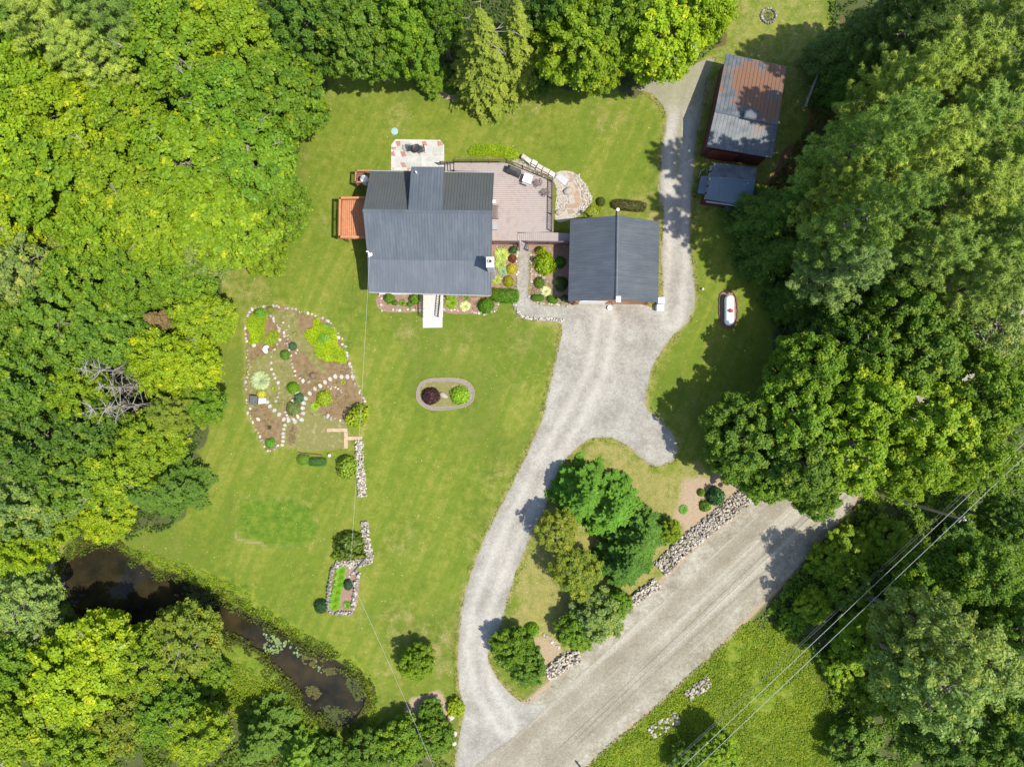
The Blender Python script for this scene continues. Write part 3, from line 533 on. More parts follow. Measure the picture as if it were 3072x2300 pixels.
# blue and white covered stack beside the garage
q = P(Z3(1468, 967), .7); t = thing('storage_bin', 'pale blue covered bin standing at the garage southeast corner', 'bin', (q[0], q[1], 0))
mb = MB(); mb.obox((q[0], q[1] + .3, 0), (.62, .6, .85), .03, .92); mb.build('body', M('pale_blue_plastic', (.30, .50, .70), (.38, .56, .74), 3, .4), t, .03)
mb = MB(); mb.obox((q[0], q[1] + .3, .855), (.66, .64, .08), .03, .9); mb.build('lid', M('sky_blue_plastic', (.42, .62, .80), (.5, .68, .82), 3, .4), t, .02)
t = thing('storage_bin', 'white blue lidded box in front of the pale blue bin', 'box', (q[0], q[1] - .4, 0)); mb = MB(); mb.obox((q[0] - .03, q[1] - .4, 0), (.7, .62, .7), -.03, .95); mb.build('body', WHITE, t, .03); mb = MB(); mb.obox((q[0] - .03, q[1] - .4, .705), (.72, .64, .06), -.03, .92); mb.build('lid', M('ice_blue_lid', (.62, .74, .84), (.7, .78, .85), 3, .4), t, .02)
q = P(Z3(1046, 1004), .2); mb = MB(); mb.lathe((q[0], q[1], .01), [(.0, .0), (.2, .0), (.24, .3), (.21, .3), (.2, .2), (.0, .2)], 16); tag(mb.build('planter_bucket', WHITE, smooth_=False), 'round white bucket on the gravel between the garage doors', 'bucket')
# --- big shed
e1, e2, rr = 2.6, 3.2, 4.2
bNW, bNE = P(Z2(1598, 168), e1), P(Z2(2096, 273), e1); bRW, bRE = P(Z2(1504, 645), rr), P(Z2(2026, 760), rr); bSW, bSE = P(Z2(1434, 938), e2), P(Z2(1975, 1032), e2)
m, nt, b = newmat('needle_strewn_metal_roof'); pos = nn(nt, 'ShaderNodeNewGeometry').outputs['Position']
cpt = P(Z2(1840, 450), 3); vv = nn(nt, 'ShaderNodeVectorMath', operation='DISTANCE'); nt.links.new(pos, vv.inputs[0]); vv.inputs[1].default_value = cpt
base = ramp(nt, noise(nt, pos, 1.2, 4, .6), [(.35, (.062, .078, .092)), (.65, (.13, .145, .155))])
lit = mth(nt, 'ADD', mth(nt, 'MULTIPLY', vv.outputs['Value'], -.105), mth(nt, 'ADD', mth(nt, 'MULTIPLY', noise(nt, pos, .6, 6, .7), 1.5), .10))
c = mixc(nt, smooth(nt, lit, .42, .62), base, ramp(nt, noise(nt, pos, 12, 4, .7), [(.3, (.115, .055, .03)), (.7, (.22, .11, .06))]))
nt.links.new(c, b.inputs['Base Color']); b.inputs['Roughness'].default_value = .6; NROOF = m
sh = thing('shed', 'long red shed whose metal roof is strewn with brown pine needles', 'shed', (20, 27, 0))
mb = MB(); roof_panel(mb, bNW, bNE, bRE, bRW, .1, .35, .05, .04); rf = mb.build('roof', NROOF, sh); mb = MB(); ridge(mb, bRW, bRE, .1); mb.build('ridge_cap', ROOF, rf)
mb = MB(); roof_panel(mb, bSW, bSE, bRE, bRW, .1, .35, .05, .04); mb.build('roof', NROOF, sh)
def lerp3(a, b_, t): return tuple(x + (y - x) * t for x, y in zip(a, b_))
def sp(N_, R2, S_, O, t): 
    n_, r_, s_ = (lerp3(x, y, t) for x, y in ((N_, O[0]), (R2, O[1]), (S_, O[2]))); n_ = lerp3(n_, r_, .05); s_ = lerp3(s_, r_, .08); d = -.14
    return [(n_[0], n_[1], 0), (n_[0], n_[1], n_[2] + d), (r_[0], r_[1], r_[2] + d), (s_[0], s_[1], s_[2] + d), (s_[0], s_[1], 0)]
mb = MB(); mb.loft(sp(bNW, bRW, bSW, (bNE, bRE, bSE), .04), sp(bNW, bRW, bSW, (bNE, bRE, bSE), .96)); mb.build('wall', REDWOOD, sh)
q = P(Z2(1800, 668), 4.7); mb = MB(); mb.obox((q[0], q[1], 3.9), (1.0, .8, .85), -.22); cu = mb.build('cupola', M('weathered_cupola', (.12, .13, .13), (.16, .17, .17), 3, .6), sh); mb = MB(); mb.obox((q[0], q[1], 4.755), (1.2, 1.0, .12), -.22, .8); mb.build('cupola_cap', ROOF, cu)
mb = MB(); a_, b_ = lerp3(bSW, bSE, .12), lerp3(bSW, bSE, .5); a2, b2 = lerp3(a_, bRW, .065), lerp3(b_, bRE, .065); mb.hexa([(a2[0], a2[1] - .12, .05), (b2[0], b2[1] - .12, .05), (b2[0], b2[1] - .03, .05), (a2[0], a2[1] - .03, .05)], [(a2[0], a2[1] - .12, 2.4), (b2[0], b2[1] - .12, 2.4), (b2[0], b2[1] - .03, 2.4), (a2[0], a2[1] - .03, 2.4)]); mb.build('sliding_door', M('dark_red_door', (.16, .03, .02), (.12, .025, .018), 2, .7), sh)
# --- small shed
e, rr2 = 2.4, 3.1
sNW, sNE, sRW, sRE, sSW, sSE = P(Z2(1497, 1072), e), P(Z2(1850, 1112), e), P(Z2(1470, 1192), rr2), P(Z2(1835, 1228), rr2), P(Z2(1424, 1372), e), P(Z2(1800, 1432), e)
ss = thing('small_shed', 'small blue roofed shed with a lean-to half under the dark fir', 'shed', (19, 21, 0))
BLUEROOF = M('blue_metal_roof', (.085, .125, .165), (.10, .14, .18), 1, .45, fm=.12)
mb = MB(); roof_panel(mb, sNW, sNE, sRE, sRW, .1, .28, .045, .035); mb.build('roof', NROOF, ss); mb = MB(); roof_panel(mb, sSW, sSE, sRE, sRW, .1, .28, .045, .035); rf = mb.build('roof', BLUEROOF, ss); mb = MB(); ridge(mb, sRW, sRE, .09); mb.build('ridge_cap', BLUEROOF, rf)
mb = MB(); mb.loft(sp(sNW, sRW, sSW, (sNE, sRE, sSE), .03), sp(sNW, sRW, sSW, (sNE, sRE, sSE), .97)); mb.build('wall', REDWOOD, ss)
mb = MB(); L = [P(Z2(1388, 1183), 1.7), P(Z2(1450, 1183), 2.0), P(Z2(1420, 1332), 2.0), P(Z2(1362, 1320), 1.7)]; roof_panel(mb, L[0], L[3], L[2], L[1], .08, .2, .03, .03); mb.build('lean_to_roof', BLUEROOF, ss)
for k in (0, 3): mb = MB(); mb.box(L[k][0], L[k][0] + .1, L[k][1] - .05, L[k][1] + .05, 0, 1.6); mb.build('leg', REDWOOD, ss)
PALE = M('weathered_pale_board', (.32, .32, .28), (.25, .25, .22), 3, .8)
for i in range(5):
    t0, t1 = i / 5 + .012, (i + 1) / 5 - .04; a = [P(Z2(*q), 2.2) for q in ((1466, 1095), (1494, 1085), (1440, 1372), (1412, 1388))]
    mb = MB(); p0, p1, p2, p3 = lerp3(a[0], a[3], t0), lerp3(a[1], a[2], t0 - .0), lerp3(a[1], a[2], t1), lerp3(a[0], a[3], t1); mb.prism([p0, p1, p2, p3], 2.12, 2.17); mb.build('eave_panel', PALE, ss)
q = P(Z2(1473, 1197), 2.6); mb = MB(); mb.lathe((q[0], q[1], 2.172), [(.12, 0), (.12, .15), (.08, .22), (0, .22)], 12); mb.build('vent_cap', WHITE, ss)
mb = MB(); a_, b_ = P(Z2(1430, 1392), 2.0), P(Z2(1735, 1432), 2.0); mb.tube([a_, b_], .1, 8); mb.build('gutter', GREY, ss)
q = P(Z2(1420, 1152), .9); mb = MB(); mb.tube([(q[0] - .4, q[1] - .35, .05), (q[0] - .38, q[1] + .1, .75), (q[0], q[1] + .4, 1.0), (q[0] + .38, q[1] + .25, .75), (q[0] + .4, q[1] - .2, .05)], .045, 6); tag(mb.build('hoop', PALE), 'bent pale hoop beside the small shed lean-to', 'hoop')
q = P(Z2(1606, 1438), .4); t = thing('wheelbarrow', 'green wheelbarrow parked along the small shed south wall', 'wheelbarrow', (q[0], q[1], 0))
mb = MB(); mb.obox((q[0], q[1], .3), (.5, .6, .28), .5, 1.25); mb.build('tray', M('green_paint', (.05, .13, .09), (.07, .16, .12), 4, .5), t); mb = MB(); mb.tube([(q[0] + .6, q[1] + .35, .5), (q[0] + .2, q[1] + .1, .28), (q[0] - .35, q[1] - .2, .2)], .025, 6); mb.tube([(q[0] + .45, q[1] + .6, .5), (q[0] + .05, q[1] + .3, .28), (q[0] - .4, q[1] - .1, .2)], .025, 6); mb.build('handle', DEADWOOD, t); mb = MB(); mb.lathe((q[0] - .42, q[1] - .2, .18), [(.05, -.04), (.18, -.04), (.18, .04), (.05, .04)], 12, 'y'); mb.build('wheel', BLACK, t)
# ------------------------------------------------------------ stones
_bm = bmesh.new(); bmesh.ops.create_icosphere(_bm, subdivisions=2, radius=1.0)
ICO_V = np.array([v.co[:] for v in _bm.verts]); ICO_F = np.array([[v.index for v in f.verts] for f in _bm.faces]); _bm.free()
def rock_shape(seed):
    r = np.random.default_rng(seed); v = ICO_V.copy()
    for _ in range(9):                       # plane cuts give a broken stone
        n = r.normal(0, 1, 3); n /= np.linalg.norm(n); d = v @ n; h = r.uniform(.6, .9); v -= np.outer(np.clip(d - h, 0, None), n)
    return v * (1 + r.normal(0, .02, (len(v), 1)))
ROCKS = [rock_shape(s) for s in range(10)]
def stone_col(r, warm=.5, k=1.0):
    b = r.uniform(.15, .40) * k; w_ = r.uniform(0, 1) * warm
    return np.array([b * (1.05 + .06 * w_), b * (.98 - .08 * w_), b * (.88 - .28 * w_)]) * (1 if r.random() > .15 else .65)
def rock_pile(name, pts, seed, off=(0, 0, 0), warm=.6, k=1.0):
    """pts = (x,y,z,sx,sy,sz); many stones laid as one wall or heap"""
    r = np.random.default_rng(seed); VV, FF, CC, n = [], [], [], 0
    for (x, y, z, sx, sy, sz) in pts:
        v = ROCKS[r.integers(10)] * (sx, sy, sz); a = r.uniform(0, 6.28); t = r.normal(0, .25)
        v = np.c_[v[:, 0] * math.cos(a) - v[:, 1] * math.sin(a), v[:, 0] * math.sin(a) + v[:, 1] * math.cos(a), v[:, 2] + v[:, 0] * t] + (x - off[0], y - off[1], z - off[2])
        VV.append(v); FF.append(ICO_F + n); n += len(v); CC.append(np.tile(stone_col(r, warm, k), (len(ICO_F), 1)))
    return np_mesh(name, np.vstack(VV), np.vstack(FF), ROCK, col=np.vstack(CC))
STONE_ME = []
for i in range(10):
    r = np.random.default_rng(100 + i); STONE_ME.append(np_mesh('stone', ROCKS[i] * (1, 1, .75), ICO_F, ROCK, col=np.tile(stone_col(r, .6, 1.15), (len(ICO_F), 1))))
rS = np.random.default_rng(77)
def stone_obj(name, x, y, s, label, cat, group, z=0.0, flat=.7, asp=None):
    o = link(STONE_ME[rS.integers(10)], name, loc=(x, y, z + .3 * s * flat)); a = asp or rS.uniform(.75, 1.25)
    o.scale = (s * a, s / a, s * flat); o.rotation_euler = (0, 0, rS.uniform(0, 6.28)); return tag(o, label, cat, group)
def stone_row(pts, size_,  name, label, group, gap=1.55, closed=False, jit=.08, cat='stone', var=.5):
    size = size_ * .85; gap = gap * 1.38
    for p in resample(pts, size * gap, closed, True):
        if rS.random() < .1: continue
        stone_obj(name, p[0] + rS.normal(0, jit), p[1] + rS.normal(0, jit), size * rS.uniform(1 - var, 1 + var), label, cat, group)
def dry_wall(name, label, pts, width, height, seed, size=.2, warm=.7, batter=.75, k=1.0, cat='stone wall'):
    q = resample(pts, .09, False, True); r = np.random.default_rng(seed); out = []; L = .09 * len(q)
    for lay in range(max(1, int(height / (size * .95)))):
        z = size * .45 + lay * size * .9; wl = width * (1 - (1 - batter) * lay * size / max(height, .1))
        for _ in range(int(L * wl / (size * size * 1.9))):
            i = r.integers(1, len(q) - 1); t = q[i + 1] - q[i - 1]; t = t / (np.linalg.norm(t) + 1e-9); u = r.uniform(-.5, .5) * wl; s = size * r.uniform(.55, 1.35)
            out.append((q[i][0] - t[1] * u, q[i][1] + t[0] * u, z + r.normal(0, .04), s, s * r.uniform(.55, .95), s * r.uniform(.45, .75)))
    c = q[len(q) // 2]; me = rock_pile(name, out, seed, (c[0], c[1], 0), warm, k)
    return tag(link(me, name, loc=(c[0], c[1], 0)), label, cat)
# walls of fieldstone
dry_wall('stone_wall', 'long rubble stone wall on the bank above the dirt road, uphill of the fir group', PL(Z7, [(1500, 900), (1600, 800), (1690, 715), (1800, 630), (1930, 530), (2030, 445), (2110, 395)]), 1.8, .5, 21, .14, k=1.1)
dry_wall('stone_wall', 'short rubble wall end showing between the dark green trees and the road', PL(Z7, [(1275, 1130), (1340, 1090), (1420, 1030), (1490, 985)]), 1.2, .45, 22, .14, k=1.1)
dry_wall('stone_wall', 'heaped rubble wall by the driveway mouth, beside the rounded evergreen bush', PL(Z7, [(750, 1600), (830, 1540), (900, 1490), (970, 1470)]), 1.5, .5, 23, .15, k=1.1)
dry_wall('stone_wall', 'straight dry stone wall running south from the brick edged garden', PL(Z5, [(1598, -80), (1600, 100), (1612, 250), (1622, 385)]), .85, .45, 24, .12, .6, k=1.15)
dry_wall('stone_wall', 'dry stone wall bending to a corner beside the utility pole', PL(Z5, [(1640, 590), (1655, 740), (1680, 860), (1672, 915), (1560, 935), (1400, 945)]), .75, .45, 25, .12, .6, k=1.1)
dry_wall('stone_wall', 'low dark stone edge on the west side of the fern bed', PL(Z5, [(1385, 950), (1360, 1060), (1345, 1180), (1335, 1315)]), .35, .4, 26, .13, .3, k=.7)
dry_wall('stone_wall', 'low stone end of the fern bed nearest the driveway', PL(Z5, [(1345, 1335), (1440, 1345), (1540, 1350)]), .4, .3, 27, .12, .6, k=.9)
dry_wall('stone_wall', 'pale capped stone edge on the east side of the fern bed', PL(Z5, [(1590, 1000), (1565, 1150), (1545, 1310)]), .3, .4, 28, .14, .4, k=1.0)
q_ = resample(PL(Z1, [(1560, 255), (1640, 308), (1730, 362), (1832, 418)]), .62, False); me_ = MB(); r_ = np.random.default_rng(29)
for a_, b_ in zip(q_, q_[1:]):
    c_ = (a_ + b_) / 2; L_ = np.linalg.norm(b_ - a_); rz_ = math.atan2(b_[1] - a_[1], b_[0] - a_[0])
    for row in (0, 1): me_.cur = tuple(np.array((.46, .425, .37)) * r_.uniform(.75, 1.1)); me_.obox((c_[0] + r_.normal(0, .03), c_[1] + r_.normal(0, .03) + row * .05, .002 + row * .255), (L_ * .95, .46, .25), rz_ + r_.normal(0, .05), .93)
tag(me_.build('retaining_wall', ROCK, bevel=.03), 'pale block wall stepping down beside the deck corner', 'stone wall')
rp_ = []
PB_ = PL(Z1, [(1840,440),(1920,420),(1975,520),(1960,640),(1900,740),(1845,740)]); PB2_ = PL(Z1, [(1990,390),(2080,470),(2130,560),(2135,630),(2070,700),(2000,750),(2060,650),(2060,560),(2020,460)]); PB3_ = PL(Z1, [(1500,270),(1570,290),(1640,345),(1780,430),(1640,370),(1500,300)])
for pb_, n_, s_ in ((PB_, 240, .07), (PB2_, 260, .10), (PB3_, 150, .09)):
    A_ = np.array([p[:2] for p in pb_]); k_ = 0
    while k_ < n_:
        x_, y_ = r_.uniform(A_.min(0), A_.max(0))
        if sd_poly(np.array([x_]), np.array([y_]), pb_)[0] < 0: s2 = s_ * r_.uniform(.5, 1.5); rp_.append((x_, y_, .02, s2, s2 * .8, s2 * .6)); k_ += 1
tag(link(rock_pile('cobbles', rp_, 30, (0, 0, 0), .6, 1.1), 'cobbles'), kind='stuff')
dry_wall('stone_heap', 'larger heap of fieldstones in the roadside meadow', PL(B7, [(560, 990), (640, 935), (740, 880)]), 1.3, .3, 31, .2, .7, cat='stone heap')
dry_wall('stone_heap', 'smaller scattered heap of fieldstones in the roadside meadow', PL(B7, [(800, 750), (875, 690), (950, 640)]), 1.1, .3, 32, .15, .7, cat='stone heap')
dry_wall('stone_edge', 'white stone edge along the gravel path curving towards the garage', PL(Z1, [(1500, 1462), (1525, 1530), (1575, 1575), (1700, 1590), (1910, 1602)]), .3, .25, 33, .11, .2, k=1.3, cat='edging')
for i, (x, y, s, l) in enumerate([(1580, 430, .75, 'large pale boulder under the trees north of the lawn'), (1500, 400, .6, 'grey boulder half hidden behind the big spruce'), (1550, 80, .0, '')]):
    if s: c = P((900 + x / 2.212, y / 2.212)); stone_obj('boulder', c[0], c[1], s, l, 'boulder', None)
for x, y, s, l in [(1945, 530, .5, 'white boulder at the top of the pebble garden'), (1867, 712, .36, 'round white boulder near the garage corner')]: c = P(Z1(x, y)); stone_obj('boulder', c[0], c[1], s, l, 'boulder', None, flat=.8)
for x, y, s, l in [(690, 1020, .42, 'white stone under the yellow shrub at the driveway mouth'), (720, 1185, .36, 'pale boulder beside the hedge at the road corner'), (725, 1290, .26, 'small pale stone lowest beside the road corner hedge')]: c = P(B6(x, y)); stone_obj('boulder', c[0], c[1], s, l, 'boulder', None)
for x, y, s, l in [(1440, 160, .3, 'pinkish stone left of the small round bush by the drive'), (1495, 275, .32, 'pinkish stone in the mulch behind the rounded evergreen bush')]: c = P(B6(x, y)); stone_obj('boulder', c[0], c[1], s, l, 'boulder', None)
stone_row(PL(B6, [(1600, 160), (1660, 205), (1720, 265), (1785, 310)]), .17, 'edging_stone', 'small pale stone in a short row beside the evergreen bush', 'stones in a row by the evergreen bush')
# rough boulders and rocks in the roadside weeds
for x, y, s, l in [(840, 1010, .45, 'grey rock in the shaded weeds beyond the road'), (700, 1180, .5, 'bluish rock at the shady edge of the roadside meadow'), (1040, 770, .55, 'pinkish ledge rock above the road shadow')]: c = P(Z8(x, y)); stone_obj('boulder', c[0], c[1], s, l, 'boulder', None)
# ------------------------------------------------------------ garden soil, beds
SOIL = M('brown_mulch', (.115, .072, .034), (.165, .110, .054), 2.5, .95, c3=(.20, .15, .075), fine=14, bmp=.4, fm=.5); MULCH = M('pink_bark_mulch', (.255, .165, .125), (.20, .125, .09), 3, .95, c3=(.31, .225, .18), fine=14, bmp=.4, fm=.5); PALEG = M('pale_pebbles', (.25, .225, .19), (.36, .33, .285), 5, .95, c3=(.19, .165, .135), fine=11, bmp=.6, fm=.8)
DIRTGRASS = M('dry_thin_grass', (.19, .165, .06), (.135, .135, .035), 2.0, .95, c3=(.25, .21, .105), fine=14, bmp=.4, fm=.5)
GARD = PL(Z4, [(420,150),(330,165),(215,190),(170,250),(155,320),(165,420),(170,520),(178,640),(165,760),(160,860),(170,960),(190,1030),(215,1110),(260,1210),(300,1290),(330,1350),(390,1355),(440,1320),(480,1120),(640,1090),(820,1080),(980,1120),(1090,1130),(1155,1000),(1140,950),(1110,880),(1070,790),(1035,710),(1005,600),(975,500),(930,410),(870,310),(800,265),(700,235),(620,210),(540,185)])
sheet('garden_soil', jitter_poly(GARD, .5, .05, 41), .008, SOIL)
def sub(nm, z, pts, h, mat, s, amp=.05, step=.4): sheet(nm, jitter_poly(PL(z, pts), step, amp, s), h, mat)
sub('garden_grass', Z4, [(400,200),(540,200),(590,260),(600,370),(680,460),(740,560),(800,650),(830,720),(760,690),(650,560),(560,500),(520,420),(450,340),(380,240)], .013, DIRTGRASS, 42)
sub('garden_grass', Z4, [(190,640),(330,560),(420,500),(520,560),(540,700),(590,800),(560,900),(500,960),(450,1050),(400,1080),(330,960),(200,1000),(180,860)], .0131, DIRTGRASS, 43)
sub('garden_grass', Z4, [(500,1130),(640,1060),(660,960),(800,1060),(980,1130),(980,1330),(500,1320)], .0132, DIRTGRASS, 44)
sub('garden_soil', Z4, [(505,1155),(575,1155),(575,1295),(505,1300)], .0175, SOIL, 45)
sub('mulch_bed', Z1, [(392,1378),(740,1378),(735,1520),(400,1522)], .009, MULCH, 46, .02); sub('mulch_bed', Z1, [(908,1380),(1330,1385),(1370,1420),(1350,1500),(1240,1545),(920,1530)], .009, MULCH, 47, .02)
sub('mulch_bed', Z1, [(1300,975),(1535,978),(1530,1340),(1300,1340)], .009, MULCH, 48, .02); sub('mulch_bed', Z1, [(1612,985),(1960,985),(1985,1480),(1640,1450),(1622,1300)], .009, MULCH, 49, .02)
sub('pebble_bed', Z1, [(1545,290),(1830,430),(1850,380),(1920,365),(2010,395),(2080,470),(2130,560),(2140,620),(2080,700),(2010,750),(1960,765),(1840,770),(1830,460),(1560,350),(1480,290)], .009, PALEG, 50, .03)
sub('pebble_bed', Z3, [(1960,880),(2020,866),(2080,885),(2100,960),(2105,1060),(2085,1140),(2030,1175),(1975,1150),(1953,1080),(1950,980)], .009, MULCH, 51, .02)
def I8(x, y): return (1220 + x / 10.05, 1120 + y / 10.05)
ISLAND = [(300,640),(310,520),(360,380),(450,260),(600,190),(850,150),(1150,140),(1500,150),(1750,210),(1930,330),(2020,480),(2030,650),(2000,800),(1880,930),(1650,1020),(1300,1070),(1000,1100),(750,1090),(560,1020),(400,910),(310,780)]
sub('island_bed', I8, ISLAND, .010, M('grey_brown_gravel', (.15, .13, .115), (.21, .185, .165), 5, .95, c3=(.11, .095, .085), fine=11, bmp=.6, fm=.8), 52, .015); sub('garden_soil', I8, [(400,640),(430,420),(600,290),(900,230),(1300,240),(1650,300),(1850,420),(1890,650),(1830,830),(1600,960),(1200,1000),(800,1000),(560,930),(430,800)], .015, DIRTGRASS, 53, .02)
# brick edging ring of the island and the scalloped ring round the gas tank
BRICK = M('pinkish_paver', (.30, .225, .16), (.22, .165, .125), 5, .9, fine=12); BRICKR = M('red_brown_paver', (.17, .085, .06), (.13, .07, .055), 5, .9)
def ring(name, label, pts, w_, h, mat, cat, step, gap):
    mb = MB(); q = resample(pts, step, True); n = len(q)
    for i in range(n):
        a, b_ = q[i], q[(i + 1) % n]; d = b_ - a; c = (a + b_) / 2; mb.obox((c[0], c[1], .005), (np.linalg.norm(d) * gap, w_, h), math.atan2(d[1], d[0]), .9)
    return tag(mb.build(name, mat), label, cat)
ring('paver_edging', 'oval pinkish paver edging around the lawn island bed', PL(I8, ISLAND), .12, .08, BRICK, 'edging', .26, .93)
sc_ = []
for i, p in enumerate(resample(PL(Z3, [(1962,890),(2020,866),(2075,888),(2098,960),(2103,1060),(2083,1135),(2030,1170),(1978,1148),(1955,1080),(1952,980)]), .09)): sc_.append(p + np.array([math.cos(i * .9), math.sin(i * .9)]) * .03)
ring('scalloped_edging', 'red brown scalloped edging around the white gas tank', sc_, .12, .13, BRICKR, 'edging', .2, .9)
# propane tank
c0, c1 = P(Z3(2040, 925), .7), P(Z3(2033, 1122), .7); gt = thing('propane_tank', 'long white horizontal gas tank with a red dome lid', 'gas tank', ((c0[0] + c1[0]) / 2, (c0[1] + c1[1]) / 2, 0))
cy_, L = gt.location.y, abs(c0[1] - c1[1]) / 2 + .33; xm = gt.location.x; rt = .46
mb = MB(); mb.lathe((xm, cy_, .72), [(.0, -L), (.2, -L + .03), (.36, -L + .14), (rt, -L + .34), (rt, L - .34), (.36, L - .14), (.2, L - .03), (0, L)], 24, 'y'); mb.build('body', WHITE, gt, smooth_=True)
mb = MB(); mb.lathe((xm, cy_ - .1, 1.15), [(.21, 0), (.21, .16), (.14, .25), (0, .28)], 18); mb.build('dome_lid', M('red_paint', (.55, .06, .03), (.45, .05, .03), 4, .4), gt, smooth_=True)
for s in (-1, 1): mb = MB(); mb.box(xm - .3, xm + .3, cy_ + s * .9 - .08, cy_ + s * .9 + .08, 0, .36); mb.build('leg', CONC, gt)
# flagstones (pattern of one paved surface)
FLAG = attr_mat('flagstone', .8, 9, .3)
def flags(mb, poly, z, cell, rng, cols, inset=.025, th=.03):
    xs = [p[0] for p in poly]; ys = [p[1] for p in poly]; nx_ = int((max(xs) - min(xs)) / cell) + 2; ny_ = int((max(ys) - min(ys)) / cell) + 2
    G = np.zeros((ny_, nx_, 2))
    for j in range(ny_):
        for i in range(nx_): G[j, i] = (min(xs) + (i - .3 + (j % 2) * .35) * cell + rng.normal(0, cell * .13), min(ys) + (j - .3) * cell + rng.normal(0, cell * .10))
    for j in range(ny_ - 1):
        for i in range(nx_ - 1):
            q = np.array([G[j, i], G[j, i+1], G[j+1, i+1], G[j+1, i]]); c = q.mean(0)
            ins = sd_poly(q[:, 0], q[:, 1], poly)
            if sd_poly(np.array([c[0]]), np.array([c[1]]), poly)[0] > -.05: continue
            q = c + (q - c) * (1 - inset / cell * 2); 
            for k in range(4):
                if ins[k] > 0: q[k] = c + (q[k] - c) * max(.2, 1 - ins[k] / (np.linalg.norm(q[k] - c) + 1e-6) * 1.15)
            mb.cur = cols[rng.integers(len(cols))]; z1 = z + rng.uniform(0, .006); mb.prism([tuple(p) for p in q], z - th, z1)
PCOL = [(.36,.36,.345),(.40,.40,.385),(.33,.34,.32),(.31,.33,.295),(.38,.365,.34),(.42,.41,.395),(.34,.345,.335),(.36,.37,.35),(.33,.35,.33),(.30,.14,.11),(.30,.16,.13)]
rF = np.random.default_rng(9)
PAT = PL(Z1, [(515,106),(885,112),(918,155),(918,332),(640,345),(640,366),(478,362),(480,150)]); sheet('patio', PAT, .03, M('pale_mortar', (.45,.425,.395), (.40,.375,.35), 3, .9))
mb = MB(); flags(mb, PAT, .05, .52, rF, PCOL); tag(mb.build('patio_flagstones', FLAG), kind='structure')
PATH_ = PL(Z1, [(744,1382),(880,1382),(884,1578),(742,1578)], .25); fw = thing('entry_walk', 'flagged entry walk with black railings to the house front door', 'entry walk', (-7.8, 8, 0))
mb = MB(); mb.prism(PATH_, .02, .24); mb.build('base', CONC, fw); mb = MB(); flags(mb, PATH_, .262, .4, rF, [(.44,.415,.375),(.41,.39,.36),(.47,.445,.405),(.39,.38,.36)]); mb.build('paving', FLAG, fw)
for x0, x1_ in ((728, 738), (880, 868)):
    mb = MB(); railing(mb, P(Z1(x0 + 4, 1392), .6), P(Z1(x1_, 1572), .6), .24, .9, .07, .22, bal=.045); mb.build('railing', BLACK, fw)
mb = MB(); mb.prism(PL(Z1, [(886,1385),(910,1385),(908,1580),(888,1580)]), .01, .16); mb.build('kerb', CONC, fw)
mb = MB(); mb.prism(PL(Z1, [(742,1582),(902,1582),(902,1662),(744,1664)]), .005, .09); mb.build('slab', M('bleached_concrete', (.68,.66,.64), (.63,.61,.59), 2, .85), fw)
mb = MB(); flags(mb, PL(Z1, [(1905,372),(1975,385),(2010,440),(2040,540),(2066,600),(2050,680),(1990,730),(1900,765),(1850,762),(1930,690),(1985,600),(1960,500)]), .035, .62, rF, [(.30,.20,.13),(.33,.24,.165),(.27,.19,.13),(.34,.28,.21)]); tag(mb.build('flagstone_path', FLAG), kind='structure')
mb = MB(); mb.prism(PL(Z1, [(1835,420),(1872,395),(1948,440),(1915,492)]), .0, .10); tag(mb.build('stone_slab', M('blue_grey_slab', (.33,.33,.36), (.40,.40,.43), 6, .7)), 'bluish grey stone slab step at the deck corner', 'slab')
# ------------------------------------------------------------ furniture
def chair(name, label, loc, rz, mat, cat='chair', group=None):
    t = thing(name, label, cat, loc, group, rz)
    mb = MB()
    for i in range(6): mb.box(-.24 + i * .082, -.19 + i * .082, -.24, .24, .42, .45)
    mb.tube([(-.27, -.26, .435), (.27, -.26, .435), (.27, .26, .435), (-.27, .26, .435), (-.27, -.26, .435)], .02, 6); mb.build('seat', mat, t, local=True)
    mb = MB(); mb.tube([(-.27, .26, .44), (-.26, .36, .92), (-.1, .38, 1.0), (.1, .38, 1.0), (.26, .36, .92), (.27, .26, .44)], .022, 6)
    for i in range(5): mb.tube([(-.18 + i * .09, .27, .46), (-.18 + i * .09, .37, .97)], .014, 5)
    mb.build('backrest', mat, t, local=True)
    for sx in (-1, 1):
        mb = MB(); mb.tube([(sx * .27, -.24, .44), (sx * .29, -.2, .66), (sx * .29, .3, .68)], .02, 6); mb.build('armrest', mat, t, local=True)
        for sy in (-1, 1): mb = MB(); mb.tube([(sx * .25, sy * .24, .43), (sx * .28, sy * .28, 0)], .018, 6); mb.build('leg', mat, t, local=True)
    return t
WIRE = M('brown_grey_wire_metal', (.12, .09, .085), (.17, .14, .13), 6, .5)
c = P(Z1(1692, 470), 1.3); chair('patio_chair', 'grey metal chair pulled up to the white table on the deck', (c[0], c[1], DH), R_(-70), WIRE, group='metal chairs on the deck'); c = P(Z1(1752, 542), 1.3); chair('patio_chair', 'grey metal chair by the east deck railing', (c[0], c[1], DH), R_(-140), WIRE, group='metal chairs on the deck')
c = P(Z1(636, 176), .5); chair('patio_chair', 'black metal chair left of the round table on the flagstone patio', (c[0], c[1], .055), R_(95), BLACK, group='black chairs on the patio'); c = P(Z1(728, 190), .5); chair('patio_chair', 'black metal chair right of the round table on the flagstone patio', (c[0], c[1], .055), R_(-75), BLACK, group='black chairs on the patio')
c = P(Z1(686, 176), .8); t = thing('fire_bowl_table', 'round black metal table in the middle of the flagstone patio', 'table', (c[0], c[1], .055))
mb = MB(); mb.lathe((c[0], c[1], .72), [(.0, 0), (.38, 0), (.42, .03), (.38, .06), (.2, .02), (0, .02)], 20); mb.build('top', BLACK, t)
